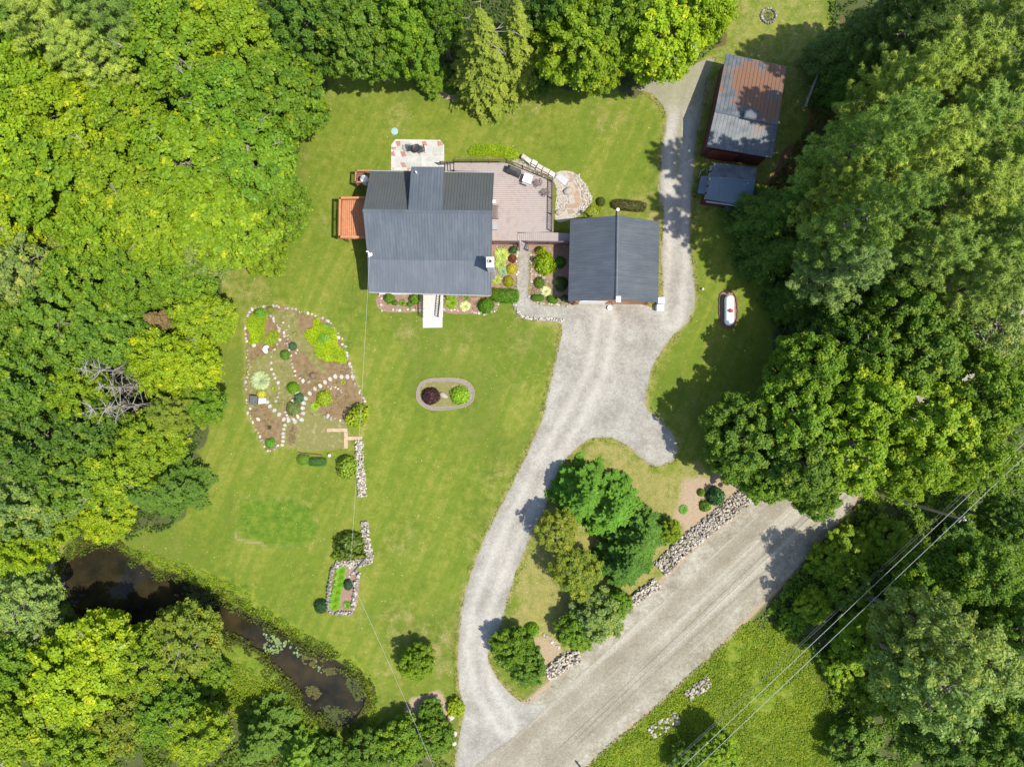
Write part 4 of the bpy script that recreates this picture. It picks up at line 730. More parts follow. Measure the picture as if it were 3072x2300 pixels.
for k in range(4): a = k * 1.57 + .4; mb = MB(); mb.tube([(c[0] + .15 * math.cos(a), c[1] + .15 * math.sin(a), .72), (c[0] + .33 * math.cos(a), c[1] + .33 * math.sin(a), .055)], .025, 6); mb.build('leg', BLACK, t)
c = P(Z1(1500, 352), 1.6); rz = R_(-23); t = thing('covered_grill', 'barbecue grill under a dark grey fitted cover at the deck corner', 'grill', (c[0] - .1, c[1] - .12, DH), None, rz)
mb = MB(); mb.loft([(-.72, -.34, .03), (.72, -.34, .03), (.72, .34, .03), (-.72, .34, .03)], [(-.68, -.30, .82), (.68, -.30, .82), (.68, .30, .82), (-.68, .30, .82)]); mb.loft([(-.68, -.30, .822), (.68, -.30, .822), (.68, .30, .822), (-.68, .30, .822)], [(-.36, -.12, 1.18), (.36, -.12, 1.18), (.36, .16, 1.18), (-.36, .16, 1.18)]); mb.build('cover', DARKTARP, t, .03, local=True)
mb = MB(); mb.tube([(-.2, -.36, .85), (.2, -.36, .85)], .02, 6); mb.build('strap', BLACK, t, local=True)
c = P(Z1(1612, 424), 1.7); t = thing('fire_table', 'white square table with a raised inner frame on the deck', 'table', (c[0] - .04, c[1] - .04, DH), None, R_(-19)); a = .43
mb = MB(); [mb.box(*q, .70, .76) for q in ((-a, a, -a, -a + .16), (-a, a, a - .16, a), (-a, -a + .16, -a + .16, a - .16), (a - .16, a, -a + .16, a - .16))]; mb.build('tabletop', WHITE, t, .012, local=True)
mb = MB(); mb.box(-.22, .22, -.22, .22, .70, .80); [mb.box(-.2 + i * .1 - .004, -.2 + i * .1 + .03, -.2, .2, .802, .812) for i in range(5)]; mb.build('burner_lid', M('pale_grey_lid', (.62, .62, .6), (.55, .55, .54), 5, .5), t, local=True)
mb = MB(); mb.box(-.38, .38, -.38, .38, .02, .69); mb.build('base', M('dark_wicker', (.06, .065, .06), (.09, .09, .085), 12, .7), t, local=True)
mb = MB(); mb.box(-.36, .36, -.62, -.47, .62, .66); mb.build('side_shelf', GREY, t, local=True)
c = P(Z1(1343, 708), 1.3); t = thing('bench', 'slatted brown bench against the house wall on the deck', 'bench', (c[0], c[1], DH))
mb = MB(); [mb.box(c[0] - .22 + i * .1, c[0] - .15 + i * .1, c[1] - .62, c[1] + .62, DH + .40, DH + .44) for i in range(5)]; mb.build('seat', WIRE, t)
mb = MB(); [mb.box(c[0] - .30, c[0] - .26, c[1] - .6 + i * .13, c[1] - .55 + i * .13, DH + .45, DH + .85) for i in range(10)]; mb.box(c[0] - .31, c[0] - .25, c[1] - .62, c[1] + .64, DH + .85, DH + .9); mb.build('backrest', WIRE, t)
for s in (-1, 1): mb = MB(); mb.box(c[0] - .26, c[0] + .28, c[1] + s * .58 - .03, c[1] + s * .58 + .03, DH, DH + .395); mb.build('leg', WIRE, t); mb = MB(); mb.box(c[0] - .25, c[0] + .3, c[1] + s * .64 - .03, c[1] + s * .64 + .03, DH + .55, DH + .6); mb.build('armrest', WIRE, t)
c = P(Z1(1336, 825), DH); mb = MB(); mb.box(c[0] - .24, c[0] + .24, c[1] - .33, c[1] + .33, DH + .002, DH + .03); t = tag(mb.build('doormat', M('grey_mat', (.26, .29, .31), (.22, .25, .27), 10, .9)), 'grey doormat by the house wall on the deck', 'doormat'); mb = MB(); mb.box(c[0] - .24, c[0] + .24, c[1] - .38, c[1] - .335, DH + .002, DH + .04); mb.build('rubber_edge', BLACK, t, local=True)
c = P(Z1(1331, 618), 1.4); mb = MB(); mb.box(c[0] - .18, c[0] + .14, c[1] - .16, c[1] + .16, DH + .002, DH + .42); t = tag(mb.build('meter_box', WHITE, bevel=.02), 'small white box with a dark vent against the house wall', 'utility box'); mb = MB(); mb.box(c[0] - .06, c[0] + .05, c[1] + .0, c[1] + .1, DH + .421, DH + .44); mb.build('vent', BLACK, t, local=True)
# septic lid, marker caps
c = P(Z1(507, 40)); mb = MB(); mb.lathe((c[0], c[1], 0), [(.36, 0), (.36, .05), (.3, .08), (0, .09)], 24); tag(mb.build('access_lid', M('blue_grey_lid', (.20, .33, .33), (.25, .38, .37), 6, .6)), 'round blue green access lid in the lawn north of the patio', 'lid')
for z, x, y, r, l in [(Z3, 1817, 846, .12, 'white pipe cap in the grass beside the gravel drive'), (Z4, 850, 1395, .16, 'white stone globe in the lawn beside the low hedge bed'), (Z2, 1292, 975, .14, 'pale blue pipe cap on the gravel by the big shed')]:
    c = P(z(x, y), .2); mb = MB(); mb.lathe((c[0], c[1], 0), [(r * .5, 0), (r * .55, .12), (r, .16), (r, .26), (r * .6, .36), (0, .4)], 14); tag(mb.build('cap', WHITE, smooth_=True), l, 'cap')
c = P(Z3(830, 232), .2); mb = MB(); mb.tube([(c[0] - .45, c[1] + .25, .12), (c[0] + .3, c[1] - .05, .14), (c[0] + .7, c[1] - .25, .5), (c[0] + .8, c[1] - .3, 1.2)], .06, 8); tag(mb.build('drain_pipe', M('green_drain_pipe', (.05, .09, .06), (.06, .1, .07), 4, .5)), 'dark green drain pipe at the garage northwest corner', 'pipe')
# fire ring
c = P(B3(515, 108)); t = thing('fire_pit', 'ring of grey stones round a black ash fire pit', 'fire pit', (c[0], c[1], 0))
rp_ = [(c[0] + .72 * math.cos(k * .33), c[1] + .72 * math.sin(k * .33), .1, .17, .13, .13) for k in range(19)]; link(rock_pile('stone_ring', rp_, 61, (c[0], c[1], 0), .2, .75), 'stone_ring', t)
link(rock_pile('ash', [(c[0] + rS.normal(0, .25), c[1] + rS.normal(0, .25), .03, .1, .05, .04) for _ in range(45)], 62, (c[0], c[1], 0), .2, .25), 'ash', t)
# garden ornaments
c = P(Z4(220, 940), .7); t = thing('garden_box', 'dark grey roofed wooden garden box with a pale step', 'garden box', (c[0], c[1], 0), None, R_(-4))
mb = MB(); mb.obox((-.0, 0, 0), (.62, .78, .62)); mb.build('body', M('charcoal_boards', (.055, .055, .055), (.075, .075, .075), 4, .7), t, local=True); mb = MB(); [mb.obox((-.28 + i * .185, 0, .63), (.17, .9, .05)) for i in range(4)]; mb.build('lid', M('charcoal_lid', (.07, .07, .072), (.10, .10, .10), 4, .6), t, local=True)
c2 = P(Z4(288, 943)); mb = MB(); mb.prism(PL(Z4, [(252,918),(330,922),(326,965),(255,972)]), .01, .12); tag(mb.build('stone_slab', M('lilac_grey_slab', (.52,.49,.47), (.44,.42,.41), 6, .8)), 'pale grey slab in front of the dark garden box', 'slab')
c = P(Z4(327, 517), .4); t = thing('garden_chair', 'white openwork metal seat with blue tiles in the garden bed', 'garden seat', (c[0], c[1], 0), None, R_(60)); mb = MB(); o_ = resample([(-.36,-.1),(-.2,.24),(.1,.3),(.36,.12),(.34,-.12),(.1,-.02),(-.1,-.2),(-.3,-.24)], .08); mb.tube([(p[0], p[1], .42) for p in o_] + [(o_[0][0], o_[0][1], .42)], .035, 6)
for i in range(7): mb.tube([(-.3 + i * .095, -.16 + i * .03, .42), (-.26 + i * .095, .16 + i * .01, .42)], .02, 5)
mb.tube([(-.33, .03, .42), (0, .1, .42), (.34, .02, .42)], .022, 5); mb.build('seat', WHITE, t, local=True)
mb = MB(); mb.prism([(p[0] * .86, p[1] * .86) for p in o_], .375, .395); mb.build('seat_tile', M('slate_blue_tile', (.16,.18,.30), (.22,.26,.34), 9, .5), t, local=True)
for q in ((-.28, -.1), (-.05, .2), (.28, 0)): mb = MB(); mb.tube([(q[0], q[1], .4), (q[0] * 1.15, q[1] * 1.15, 0)], .02, 6); mb.build('leg', WHITE, t, local=True)
c = P(Z4(713, 738), .3); t = thing('planter_bowl', 'dark round planter bowl on the mulch above the stepping slabs', 'planter', (c[0], c[1], 0)); mb = MB(); mb.lathe((c[0], c[1], 0), [(.12, 0), (.25, .12), (.31, .32), (.27, .32), (.24, .24), (0, .24)], 18); mb.build('bowl', M('dark_clay', (.06, .045, .05), (.09, .07, .07), 6, .6), t); mb = MB(); mb.lathe((c[0], c[1], .245), [(.22, 0), (0, .05)], 14); mb.build('soil', SOIL, t)
# brick walk of the garden
mb = MB(); rB = random.Random(4)
for x0, x1, y0, y1, hz in ((830,1000,1172,1200,1),(974,1003,1202,1338,0),(1005,1122,1240,1268,1)):
    p, q = P(Z4(x0, y1)), P(Z4(x1, y0)); nx_ = max(1, round((q[0] - p[0]) / (.21 if hz else .17))); ny_ = max(1, round((q[1] - p[1]) / (.17 if hz else .21)))
    for i in range(nx_):
        for j in range(ny_): mb.cur = tuple(np.array((.44,.31,.205)) * rB.uniform(.8, 1.12)); a, d = (q[0] - p[0]) / nx_, (q[1] - p[1]) / ny_; mb.box(p[0] + i * a + .006, p[0] + (i + 1) * a - .006, p[1] + j * d + .006, p[1] + (j + 1) * d - .006, .005, .035)
tag(mb.build('brick_walk', FLAG), kind='structure')
# stepping slabs
def slab(x, y, s, rz, label, group, col):
    mb = MB(); mb.cur = col; n = 6; pts = [(s * rS.uniform(.82, 1.05) * math.cos(k * 2 * math.pi / n + .5), s * .78 * rS.uniform(.85, 1.05) * math.sin(k * 2 * math.pi / n + .5)) for k in range(n)]; mb.prism(pts, -.02, .05)
    o = mb.build('stepping_stone', FLAG); o.location = (x, y, .022); o.rotation_euler = (0, 0, rz); tag(o, label, 'stepping stone', group)
ST = [(1045,745),(1000,745),(952,745),(900,742),(858,765),(815,790),(775,820),(732,845),(690,882),(655,925),(640,963),(632,1005),(636,1047),(622,1100)]
ST2 = [(568,1117),(513,1105),(474,1096),(437,1058),(398,1022),(358,990),(338,955)]; ST3 = [(482,1145),(475,1178),(470,1215),(470,1243),(468,1278),(462,1310)]
for lst, s, l, g in ((ST, .27, 'pale flat stepping slab in the curved path across the garden bed', 'stepping slabs of the curved path'), (ST2, .26, 'pale flat stepping slab leading to the dark garden box', 'stepping slabs to the garden box'), (ST3, .22, 'small wedge shaped slab in the path to the garden bottom', 'slabs of the lower garden path')):
    for i, (x, y) in enumerate(lst):
        p = P(Z4(x, y)); n_ = lst[min(i + 1, len(lst) - 1)]; m_ = lst[max(i - 1, 0)]; slab(p[0], p[1], s, math.atan2(-(n_[1] - m_[1]), n_[0] - m_[0]) + 1.57, l, g, tuple(np.array((.36, .345, .295)) * rS.uniform(.85, 1.1)))
EL = 'pale fieldstone in the border edging the west garden bed'; EG = 'stones edging the west garden bed'
stone_row(PL(Z4, [(420,150),(330,165),(215,190),(170,250),(155,320),(163,420),(170,520),(178,640),(165,760),(160,860),(170,960),(190,1030),(215,1110),(260,1210),(300,1290),(330,1350),(390,1350),(430,1310)]), .17, 'edging_stone', EL, EG, 1.75)
stone_row(PL(Z4, [(430,160),(540,185),(620,210),(700,235),(800,265),(870,310),(930,410),(975,500),(1005,600),(1035,710),(1070,790),(1110,880),(1140,950),(1155,1010)]), .18, 'edging_stone', EL, EG, 1.8)
stone_row(PL(Z4, [(810,1075),(870,1080),(930,1105),(985,1130)]), .2, 'edging_stone', 'pale stone in the short curved row below the tall yellow green bush', 'stones below the tall garden bush', 1.7)
stone_row(PL(Z4, [(370,240),(395,285),(430,345),(470,395),(490,440),(520,520),(540,560),(590,520)]), .2, 'edging_stone', 'white stone in the row between the yellow groundcover and the dry grass', 'white stones inside the garden bed', 1.6)
stone_row(PL(Z4, [(530,580),(540,640),(560,690),(578,730),(590,790)]), .14, 'edging_stone', 'small white stone in the row between the two clipped bushes', 'small white stones between clipped bushes', 2.2)
stone_row(PL(Z4, [(430,330),(470,305),(505,320),(510,360),(470,385)]), .1, 'edging_stone', 'small tan stone in the upper ring of the garden bed', 'tan stones of the upper ring', 1.8); stone_row(PL(Z4, [(490,410),(530,395),(545,425),(525,455),(490,470)]), .1, 'edging_stone', 'small tan stone in the lower ring of the garden bed', 'tan stones of the lower ring', 1.8)
stone_row(PL(Z4, [(540,945),(560,915),(590,860)]), .17, 'edging_stone', 'pale stone beside the dark blue green bush', 'stones beside the blue green bush', 1.7); stone_row(PL(Z4, [(480,1040),(510,1075),(560,1085),(605,1065)]), .18, 'edging_stone', 'pale stone edging the olive bush', 'stones edging the olive bush', 1.7); stone_row(PL(Z4, [(830,830),(900,838),(945,855),(955,900)]), .12, 'edging_stone', 'small stone in the arc right of the golden bush', 'stones in the golden bush arc', 1.8)
for x, y in [(397,520),(368,578),(368,630),(370,683),(388,722),(402,755),(428,793),(432,838),(432,880),(420,912),(405,945),(420,475),(440,440)]:
    p = P(Z4(x, y)); stone_obj('round_stone', p[0], p[1], rS.uniform(.15, .2), 'round pinkish stone in the winding garden row', 'stone', 'round stones of the winding row', flat=.5, asp=1.0)
for x, y, l in [(258, 1095, 'lone pale rock on the mulch in the lower garden'), (632, 775, 'pale yellow stone left of the dark planter bowl'), (682, 785, 'small stone just below the dark planter bowl'), (225, 482, 'long white stone below the yellow groundcover')]: p = P(Z4(x, y)); stone_obj('garden_rock', p[0], p[1], .24, l, 'stone', None)
for pts, l, g in (([(392,1385),(394,1450),(402,1515),(500,1518),(620,1516),(728,1518)], 'white stone edging the left front bed of the house', 'stones edging the left front bed'), ([(912,1515),(1010,1520),(1120,1520),(1200,1540),(1290,1545),(1355,1500),(1368,1430)], 'white stone edging the right front bed of the house', 'stones edging the right front bed'), ([(1530,1010),(1520,1090),(1528,1180),(1522,1270),(1525,1330)], 'stone edging the plant bed between house and path', 'stones edging the house side path bed'), ([(1615,1010),(1632,1090),(1640,1200),(1632,1330),(1630,1440),(1720,1460),(1850,1475),(1950,1480)], 'stone edging the plant bed between path and garage', 'stones edging the garage side path bed')):
    stone_row(PL(Z1, pts), .15, 'edging_stone', l, g, 1.5, jit=.05)
for x, y in [(1648,1218),(1678,1222),(1710,1232),(1740,1252),(1768,1275)]: p = P(Z1(x, y)); stone_obj('round_stone', p[0], p[1], .17, 'round white stepping stone in the garage side bed', 'stone', 'round white stones in the garage side bed', flat=.4, asp=1.0)
p = P(I8(1110, 655), .3); stone_obj('boulder', p[0], p[1], .4, 'white boulder between the two bushes of the lawn island', 'boulder', None)
stone_row(PL(Z1, [(2030,410),(2085,480),(2125,560),(2130,630),(2075,700),(2015,745)]), .14, 'edging_stone', 'pale cobble in the border right of the brown flagstone path', 'cobbles right of the flagstone path', 1.7, jit=.1)
# timber rail fence by the pines
fa, fb = P(B3(930, 262), .5), P(B3(752, 715), .5); t = thing('timber_fence', 'weathered timber rail fence at the foot of the pines', 'fence', (fa[0], fa[1], 0)); n = 7
for k in range(2): mb = MB(); mb.tube([(fa[0], fa[1], .45 + .4 * k), lerp3(fa, fb, .5)[:2] + (.43 + .4 * k,), (fb[0], fb[1], .46 + .4 * k)], .07, 6); mb.build('rail', DEADWOOD, t)
for i in range(n): p = lerp3(fa, fb, i / (n - 1)); mb = MB(); mb.cyl(p, .08, 0, 1.05, 8); mb.build('post', DEADWOOD, t)
mb = MB(); c = P(Z6(125, 285)); mb.obox((c[0], c[1], 0), (.9, .28, .3), R_(65)); tag(mb.build('plank_bench', DEADWOOD, bevel=.02), 'bleached plank seat on the grass at the pond head', 'bench')
c = P(B5(1010, 672), .5); mb = MB(); mb.obox((c[0], c[1], .35), (1.3, .4, .08), R_(-3)); t = tag(mb.build('plank_bench', DEADWOOD), 'grey plank bench at the wood edge west of the garden', 'bench'); 
for s in (-.45, .45): mb = MB(); mb.obox((c[0] + s, c[1], 0), (.1, .34, .345)); mb.build('leg', DEADWOOD, t, local=True)
mb = MB(); c = P((1740, 2290), .5); mb.tube([P((1728, 2283), .1), P((1746, 2306), .9)], .09, 8); tag(mb.build('marker_post', M('dark_post', (.08, .075, .07), (.11, .1, .09), 5, .8)), 'short dark post at the near edge of the road', 'post')
mb = MB(); c = P(Z4(690, 1385), .15); mb.obox((c[0], c[1], 0), (2.3, .08, .22), R_(-6)); tag(mb.build('landscape_timber', BROWNWOOD), 'brown landscape timber behind the low hedge bed', 'timber')
# ------------------------------------------------------------ utility poles and lines
b0, t0 = P((2700, 1510)), P((2893, 1558), 9.6); POLE = M('pole_wood', (.42, .33, .24), (.34, .27, .20), 3, .85)
pl = thing('utility_pole', 'tall wooden utility pole carrying the wires in the shaded clearing', 'utility pole', (t0[0], t0[1], 0)); mb = MB(); mb.tube([(t0[0] - .25, t0[1] + .05, 0), t0], [.17, .11], 10); mb.build('pole', POLE, pl)
mb = MB(); mb.tube([(t0[0] - .3, t0[1] - .3, 9.3), (t0[0] + .25, t0[1] + .25, 9.3)], .05, 6); mb.build('crossarm', GREY, pl); mb = MB(); mb.lathe((t0[0], t0[1], 9.6), [(.06, 0), (.09, .08), (.05, .2), (0, .22)], 10); mb.build('insulator', WHITE, pl)
b1, t1 = P(Z5(1655, 885)), P(Z5(1514, 1045), 7.6); b1 = ((b1[0] + t1[0]) / 2, (b1[1] + t1[1]) / 2, 0)
pl = thing('utility_pole', 'grey weathered utility pole beside the corner of the stone wall', 'utility pole', b1); mb = MB(); mb.tube([b1, t1], [.15, .10], 10); mb.build('pole', M('grey_pole_wood', (.30, .27, .24), (.23, .21, .19), 3, .85), pl); mb = MB(); q = lerp3(b1, t1, .93); mb.obox((q[0], q[1], q[2]), (.5, .12, .12), .8); mb.build('crossarm', GREY, pl); mb = MB(); mb.cyl((t1[0] + .17, t1[1] + .1), .13, 6.4, 6.9, 12); mb.build('transformer', GREY, pl)
CABLE = M('pale_cable', (.42, .42, .40), (.36, .36, .35), 3, .5, fm=.05); CAB2 = M('dark_cable', (.10, .11, .11), (.13, .13, .13), 3, .5, fm=.05)
def wire(a, b_, sag, label, mat=CABLE, r=.022):
    mb = MB(); n = 24; mb.tube([(a[0] + (b_[0] - a[0]) * i / n, a[1] + (b_[1] - a[1]) * i / n, a[2] + (b_[2] - a[2]) * i / n - sag * 4 * (i / n) * (1 - i / n)) for i in range(n + 1)], r, 5); tag(mb.build('power_line', mat), label, 'power line', 'overhead wires')
def ext(p, q, t): return tuple(a + (b_ - a) * t for a, b_ in zip(p, q))
def xl(x0, y0, x1, y1, h, t0=-.6, t1=1.5): p, q = P(Z8(x0, y0), h), P(Z8(x1, y1), h); return ext(p, q, t0), ext(p, q, t1)
wire(*xl(2208, 145, 615, 1656, 9.7), .0, 'pale power line fixed to the top of the tall pole', r=.017); wire(*xl(2208, 60, 520, 1656, 9.3), .0, 'pale power line second from the tall pole top', r=.017)
wire(*xl(1935, 285, 470, 1640, 7.6), .0, 'thin dark cable strung below the pale power lines', CAB2, .012); wire(*xl(1925, 275, 452, 1640, 7.3), .0, 'thinnest lowest dark cable nearest the road', CAB2, .010)
hm = P(Z1(300, 1046), 6.0); wire((hm[0], hm[1], 5.95), t1, .35, 'white service wire from the house mast to the grey pole', CABLE, .009); e2_ = P((1350, 2420), 7.0); wire(t1, e2_, .4, 'white service wire from the grey pole over the lawn to the road', CABLE, .009)
# ------------------------------------------------------------ foliage builders
def norm(a): return a / (np.linalg.norm(a, axis=1, keepdims=True) + 1e-9)
def leaf_geo(p, n, su, sv, rng, u=None, fold=.25):
    """diamond leaves: p centres, n normals, su/sv half sizes"""
    N = len(p); n = norm(n)
    if u is None: u = rng.normal(0, 1, (N, 3))
    u = norm(u - n * np.sum(u * n, 1, keepdims=True)); v = np.cross(n, u)
    su = np.broadcast_to(su, N)[:, None]; sv = np.broadcast_to(sv, N)[:, None]
    V = np.stack([p - u * su, p - v * sv + n * sv * fold - u * su * .15, p + u * su, p + v * sv + n * sv * fold - u * su * .15], 1).reshape(-1, 3)
    return V, np.arange(N * 4).reshape(N, 4)
def rdir(rng, n, zmin=-1.0):
    z = rng.uniform(zmin, 1, n); a = rng.uniform(0, 2 * math.pi, n); r = np.sqrt(1 - z * z); return np.c_[r * np.cos(a), r * np.sin(a), z]
def crown_broad(name, seed, R, z0, z1, ncl, lpc, ls, rc=(.09, .16), lobes=9, flat=.55, mat=None, gap=.75, ray=0.0):
    rng = np.random.default_rng(seed); d = rdir(rng, ncl, -.55)
    L = rdir(rng, lobes, -.2); amp = rng.uniform(.05, .34, lobes)
    bulge = (amp[None] * np.exp((d @ L.T - 1) * 7)).max(1); rad = (.76 + bulge) * np.where(rng.random(ncl) < gap, rng.uniform(.80, 1.09, ncl), rng.uniform(.45, .85, ncl))
    zc = z0 + .38 * (z1 - z0); sc = np.where(d[:, 2:3] > 0, np.array([[R, R, z1 - zc]]), np.array([[R, R, zc - z0]]))
    C = d * rad[:, None] * sc + (0, 0, zc); cr = R * rng.uniform(rc[0], rc[1], ncl)
    sj = 1.0; n = ncl * lpc; ci = np.repeat(np.arange(ncl), lpc); q = rdir(rng, n, -.6); rr = rng.random(n) ** .45
    el = np.array([1, 1, flat]); off = q * rr[:, None] * cr[ci][:, None] * el
    if ray:                                  # shoots that reach outwards like fans
        o = norm(d * (1, 1, .4))[ci]; off += o * (rng.uniform(-1, 1, n) * cr[ci] * ray)[:, None]
    p = C[ci] + off; nr = q * .6 + d[ci] * .3 + (0, 0, .6) + rng.normal(0, .55, (n, 3))
    s = ls * rng.uniform(.6, 1.3, n); V, Fq = leaf_geo(p, nr, s, s * .72, rng)
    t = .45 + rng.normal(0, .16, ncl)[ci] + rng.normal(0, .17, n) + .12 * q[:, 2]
    return np_mesh(name, V, Fq, mat or LEAF, tint=t)
def crown_pine(name, seed, R, z0, z1, whorls=15, tuft=.34):
    rng = np.random.default_rng(seed); PP, UU, TT = [], [], []
    for w_ in range(whorls):
        t = w_ / (whorls - 1); z = z0 + (z1 - z0) * t; nb = rng.integers(5, 8); a0 = rng.uniform(0, 6.28)
        for k in range(nb):
            a = a0 + k * 6.283 / nb + rng.normal(0, .2); L = R * (min(1, .35 + 2.2 * t) if t < .3 else 1) * (1 - max(0, t - .15)) ** .75 * rng.uniform(.7, 1.15) + .35
            rise = rng.uniform(.05, .25) + .35 * t; dv = np.array([math.cos(a), math.sin(a), rise]); sd = np.array([-math.sin(a), math.cos(a), 0]); tb = rng.normal(.45, .16)
            m_ = int(9 + L * 7)
            for j in range(m_):
                s = rng.uniform(.22, 1.0) ** .8; lat = rng.uniform(-1, 1) * (1.15 - s) * L * .30
                c = dv * L * s + sd * lat + (0, 0, z + .10 * L * s * s + rng.normal(0, .08)); ax_ = norm((dv * .9 + sd * lat * .6 + np.array([0, 0, .55]) + rng.normal(0, .2, 3))[None])[0]
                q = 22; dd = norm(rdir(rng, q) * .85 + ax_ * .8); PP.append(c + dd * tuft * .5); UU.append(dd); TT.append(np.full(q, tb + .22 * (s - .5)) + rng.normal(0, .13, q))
    p, u, t = np.vstack(PP), np.vstack(UU), np.concatenate(TT); n = len(p)
    V, Fq = leaf_geo(p, rng.normal(0, 1, (n, 3)) + (0, 0, 1.0), tuft * rng.uniform(.45, .75, n), .024 * rng.uniform(.8, 1.3, n), rng, u, .1)
    return np_mesh(name, V, Fq, NEEDLE, tint=t)
def crown_fir(name, seed, R, z0, z1, whorls=22, droop=.25, ls=.13, dens=1.0):
    rng = np.random.default_rng(seed); PP, UU, NN, TT = [], [], [], []
    for w_ in range(whorls):
        t = w_ / (whorls - 1); z = z0 + (z1 - z0) * t; nb = int(7 - 2 * t) + rng.integers(0, 3); a0 = rng.uniform(0, 6.28)
        for k in range(nb):
            a = a0 + k * 6.283 / nb + rng.normal(0, .2); L = (R * (1 - t) ** .85 + .22) * rng.uniform(.75, 1.12); dv = np.array([math.cos(a), math.sin(a), 0]); sd = np.array([-math.sin(a), math.cos(a), 0]); tb = rng.normal(.42, .13)
            m_ = int((26 + L * 85) * dens); s = rng.uniform(.12, 1, m_); side = rng.choice([-1, 1], m_); wl = (1.05 - s) * L * .36 + .10; l = rng.random(m_) ** .8 * wl * side
            p = dv * (L * s + np.abs(l) * .5)[:, None] + sd * l[:, None]; p[:, 2] += z - droop * L * s ** 1.5 - np.abs(l) * .3 + rng.normal(0, .05, m_)
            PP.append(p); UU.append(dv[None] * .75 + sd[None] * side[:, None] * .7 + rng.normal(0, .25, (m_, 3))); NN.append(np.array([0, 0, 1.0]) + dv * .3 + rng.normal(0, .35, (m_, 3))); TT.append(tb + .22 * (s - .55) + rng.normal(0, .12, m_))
    p, u, nr, t = np.vstack(PP), np.vstack(UU), np.vstack(NN), np.concatenate(TT); n = len(p); s = ls * rng.uniform(.7, 1.3, n)
    V, Fq = leaf_geo(p, nr, s, s * .36, rng, u, .1); return np_mesh(name, V, Fq, NEEDLE, tint=t)
def limbs(name, seed, R, z0, z1, r0, lean=.05, n=9, mat=BARK, bare=False):
    rng = np.random.default_rng(seed); mb = MB(); top = z0 + (z1 - z0) * .72; ln = rng.normal(0, lean, 2)
    tr = [(0, 0, -.15), (ln[0] * 1.5, ln[1] * 1.5, z0 * .6), (ln[0] * 4, ln[1] * 4, z0 * 1.2), (ln[0] * 6, ln[1] * 6, top)]; mb.tube(tr, [r0 * 1.3, r0, r0 * .8, r0 * .25], 8)
    for i in range(n):
        t = rng.uniform(.25, .95); z = z0 * .9 + (top - z0 * .9) * t; a = i * 2.4 + rng.normal(0, .3); L = R * rng.uniform(.55, .85) * (1 - .35 * t); x, y = ln * 5 * t; c, s = math.cos(a), math.sin(a)
        mb.tube([(x, y, z), (x + c * L * .4, y + s * L * .4, z + L * .28), (x + c * L, y + s * L, z + L * rng.uniform(.3, .6))], [r0 * .4, r0 * .28, r0 * .06], 5)
    o = mb.build(name, mat); me = o.data; bpy.data.objects.remove(o); return me
def bare_branches(name, seed, L, n, r0=.06, mat=DEADWOOD, up=.5, sub=5):
    rng = np.random.default_rng(seed); mb = MB()
    for i in range(n):
        a = rng.uniform(0, 6.28); e = rng.uniform(up - .35, up + .35); d = np.array([math.cos(a) * math.cos(e), math.sin(a) * math.cos(e), math.sin(e)]); l = L * rng.uniform(.5, 1); p = [np.zeros(3)]
        for k in range(4): d = norm((d + rng.normal(0, .16, 3))[None])[0]; p.append(p[-1] + d * l / 4)
        mb.tube(p, [r0, r0 * .8, r0 * .6, r0 * .4, r0 * .15], 5)
        for k in range(sub): j = rng.integers(1, 5); q = p[j]; e2 = norm((d + rng.normal(0, .6, 3))[None])[0] * l * rng.uniform(.15, .4); mb.tube([q, q + e2 * .5, q + e2 + (0, 0, .05)], [r0 * .4, r0 * .3, r0 * .1], 4)
    o = mb.build(name, mat); me = o.data; bpy.data.objects.remove(o); return me
def shrub_me(name, seed, n=2400, ls=.085, lump=.10, zs=1.0, mat=BLADE, sq=0.0, asp=.62):
    rng = np.random.default_rng(seed); d = rdir(rng, n, -.15); L = rdir(rng, 14, 0); k = rng.uniform(-1, 1, 14)
    r = (1 + lump * (k[None] * np.exp((d @ L.T - 1) * 12)).sum(1)) * (rng.uniform(.72, 1.03, n))
    if sq: p = d / ((np.abs(d) ** 5).sum(1, keepdims=True) ** .2) * r[:, None]
    else: p = d * r[:, None]
    p = p * (1, 1, zs); p[:, 2] = np.maximum(p[:, 2], .02); s = ls * rng.uniform(.6, 1.3, n)
    V, Fq = leaf_geo(p, d + rng.normal(0, .5, (n, 3)) + (0, 0, .35), s, s * asp, rng); return np_mesh(name, V, Fq, mat, tint=.5 + rng.normal(0, .22, n) + lump * .9 * (r - .9) * 3)
def fountain_me(name, seed, n=420, w_=.05, zs=.7, L=1.0, seg=3):
    rng = np.random.default_rng(seed); P_, N_, U_ = [], [], []
    a = rng.uniform(0, 6.28, n); el = rng.uniform(.25, 1.35, n); l = L * rng.uniform(.7, 1.05, n)
    for k in range(seg):
        s = (k + .5) / seg; e = el - s * 1.1; r = np.cos(el - s * .5) * l * s; z = zs * np.sin(np.clip(el - s * .55, 0, 2)) * l * s + .03
        dirv = np.c_[np.cos(a), np.sin(a), np.zeros(n)]; P_.append(dirv * r[:, None] + np.c_[np.zeros(n), np.zeros(n), z]); U_.append(dirv * np.cos(e)[:, None] + np.c_[np.zeros(n), np.zeros(n), np.sin(e)]); N_.append(-dirv * np.sin(e)[:, None] + np.c_[np.zeros(n), np.zeros(n), np.abs(np.cos(e)) + .2])
    p, u, nr = map(np.vstack, (P_, U_, N_)); m_ = len(p); V, Fq = leaf_geo(p, nr, np.tile(l * .62 / seg, seg), w_ * rng.uniform(.7, 1.2, m_), rng, u, .3); return np_mesh(name, V, Fq, BLADE, tint=.5 + np.tile(rng.normal(0, .22, n), seg))
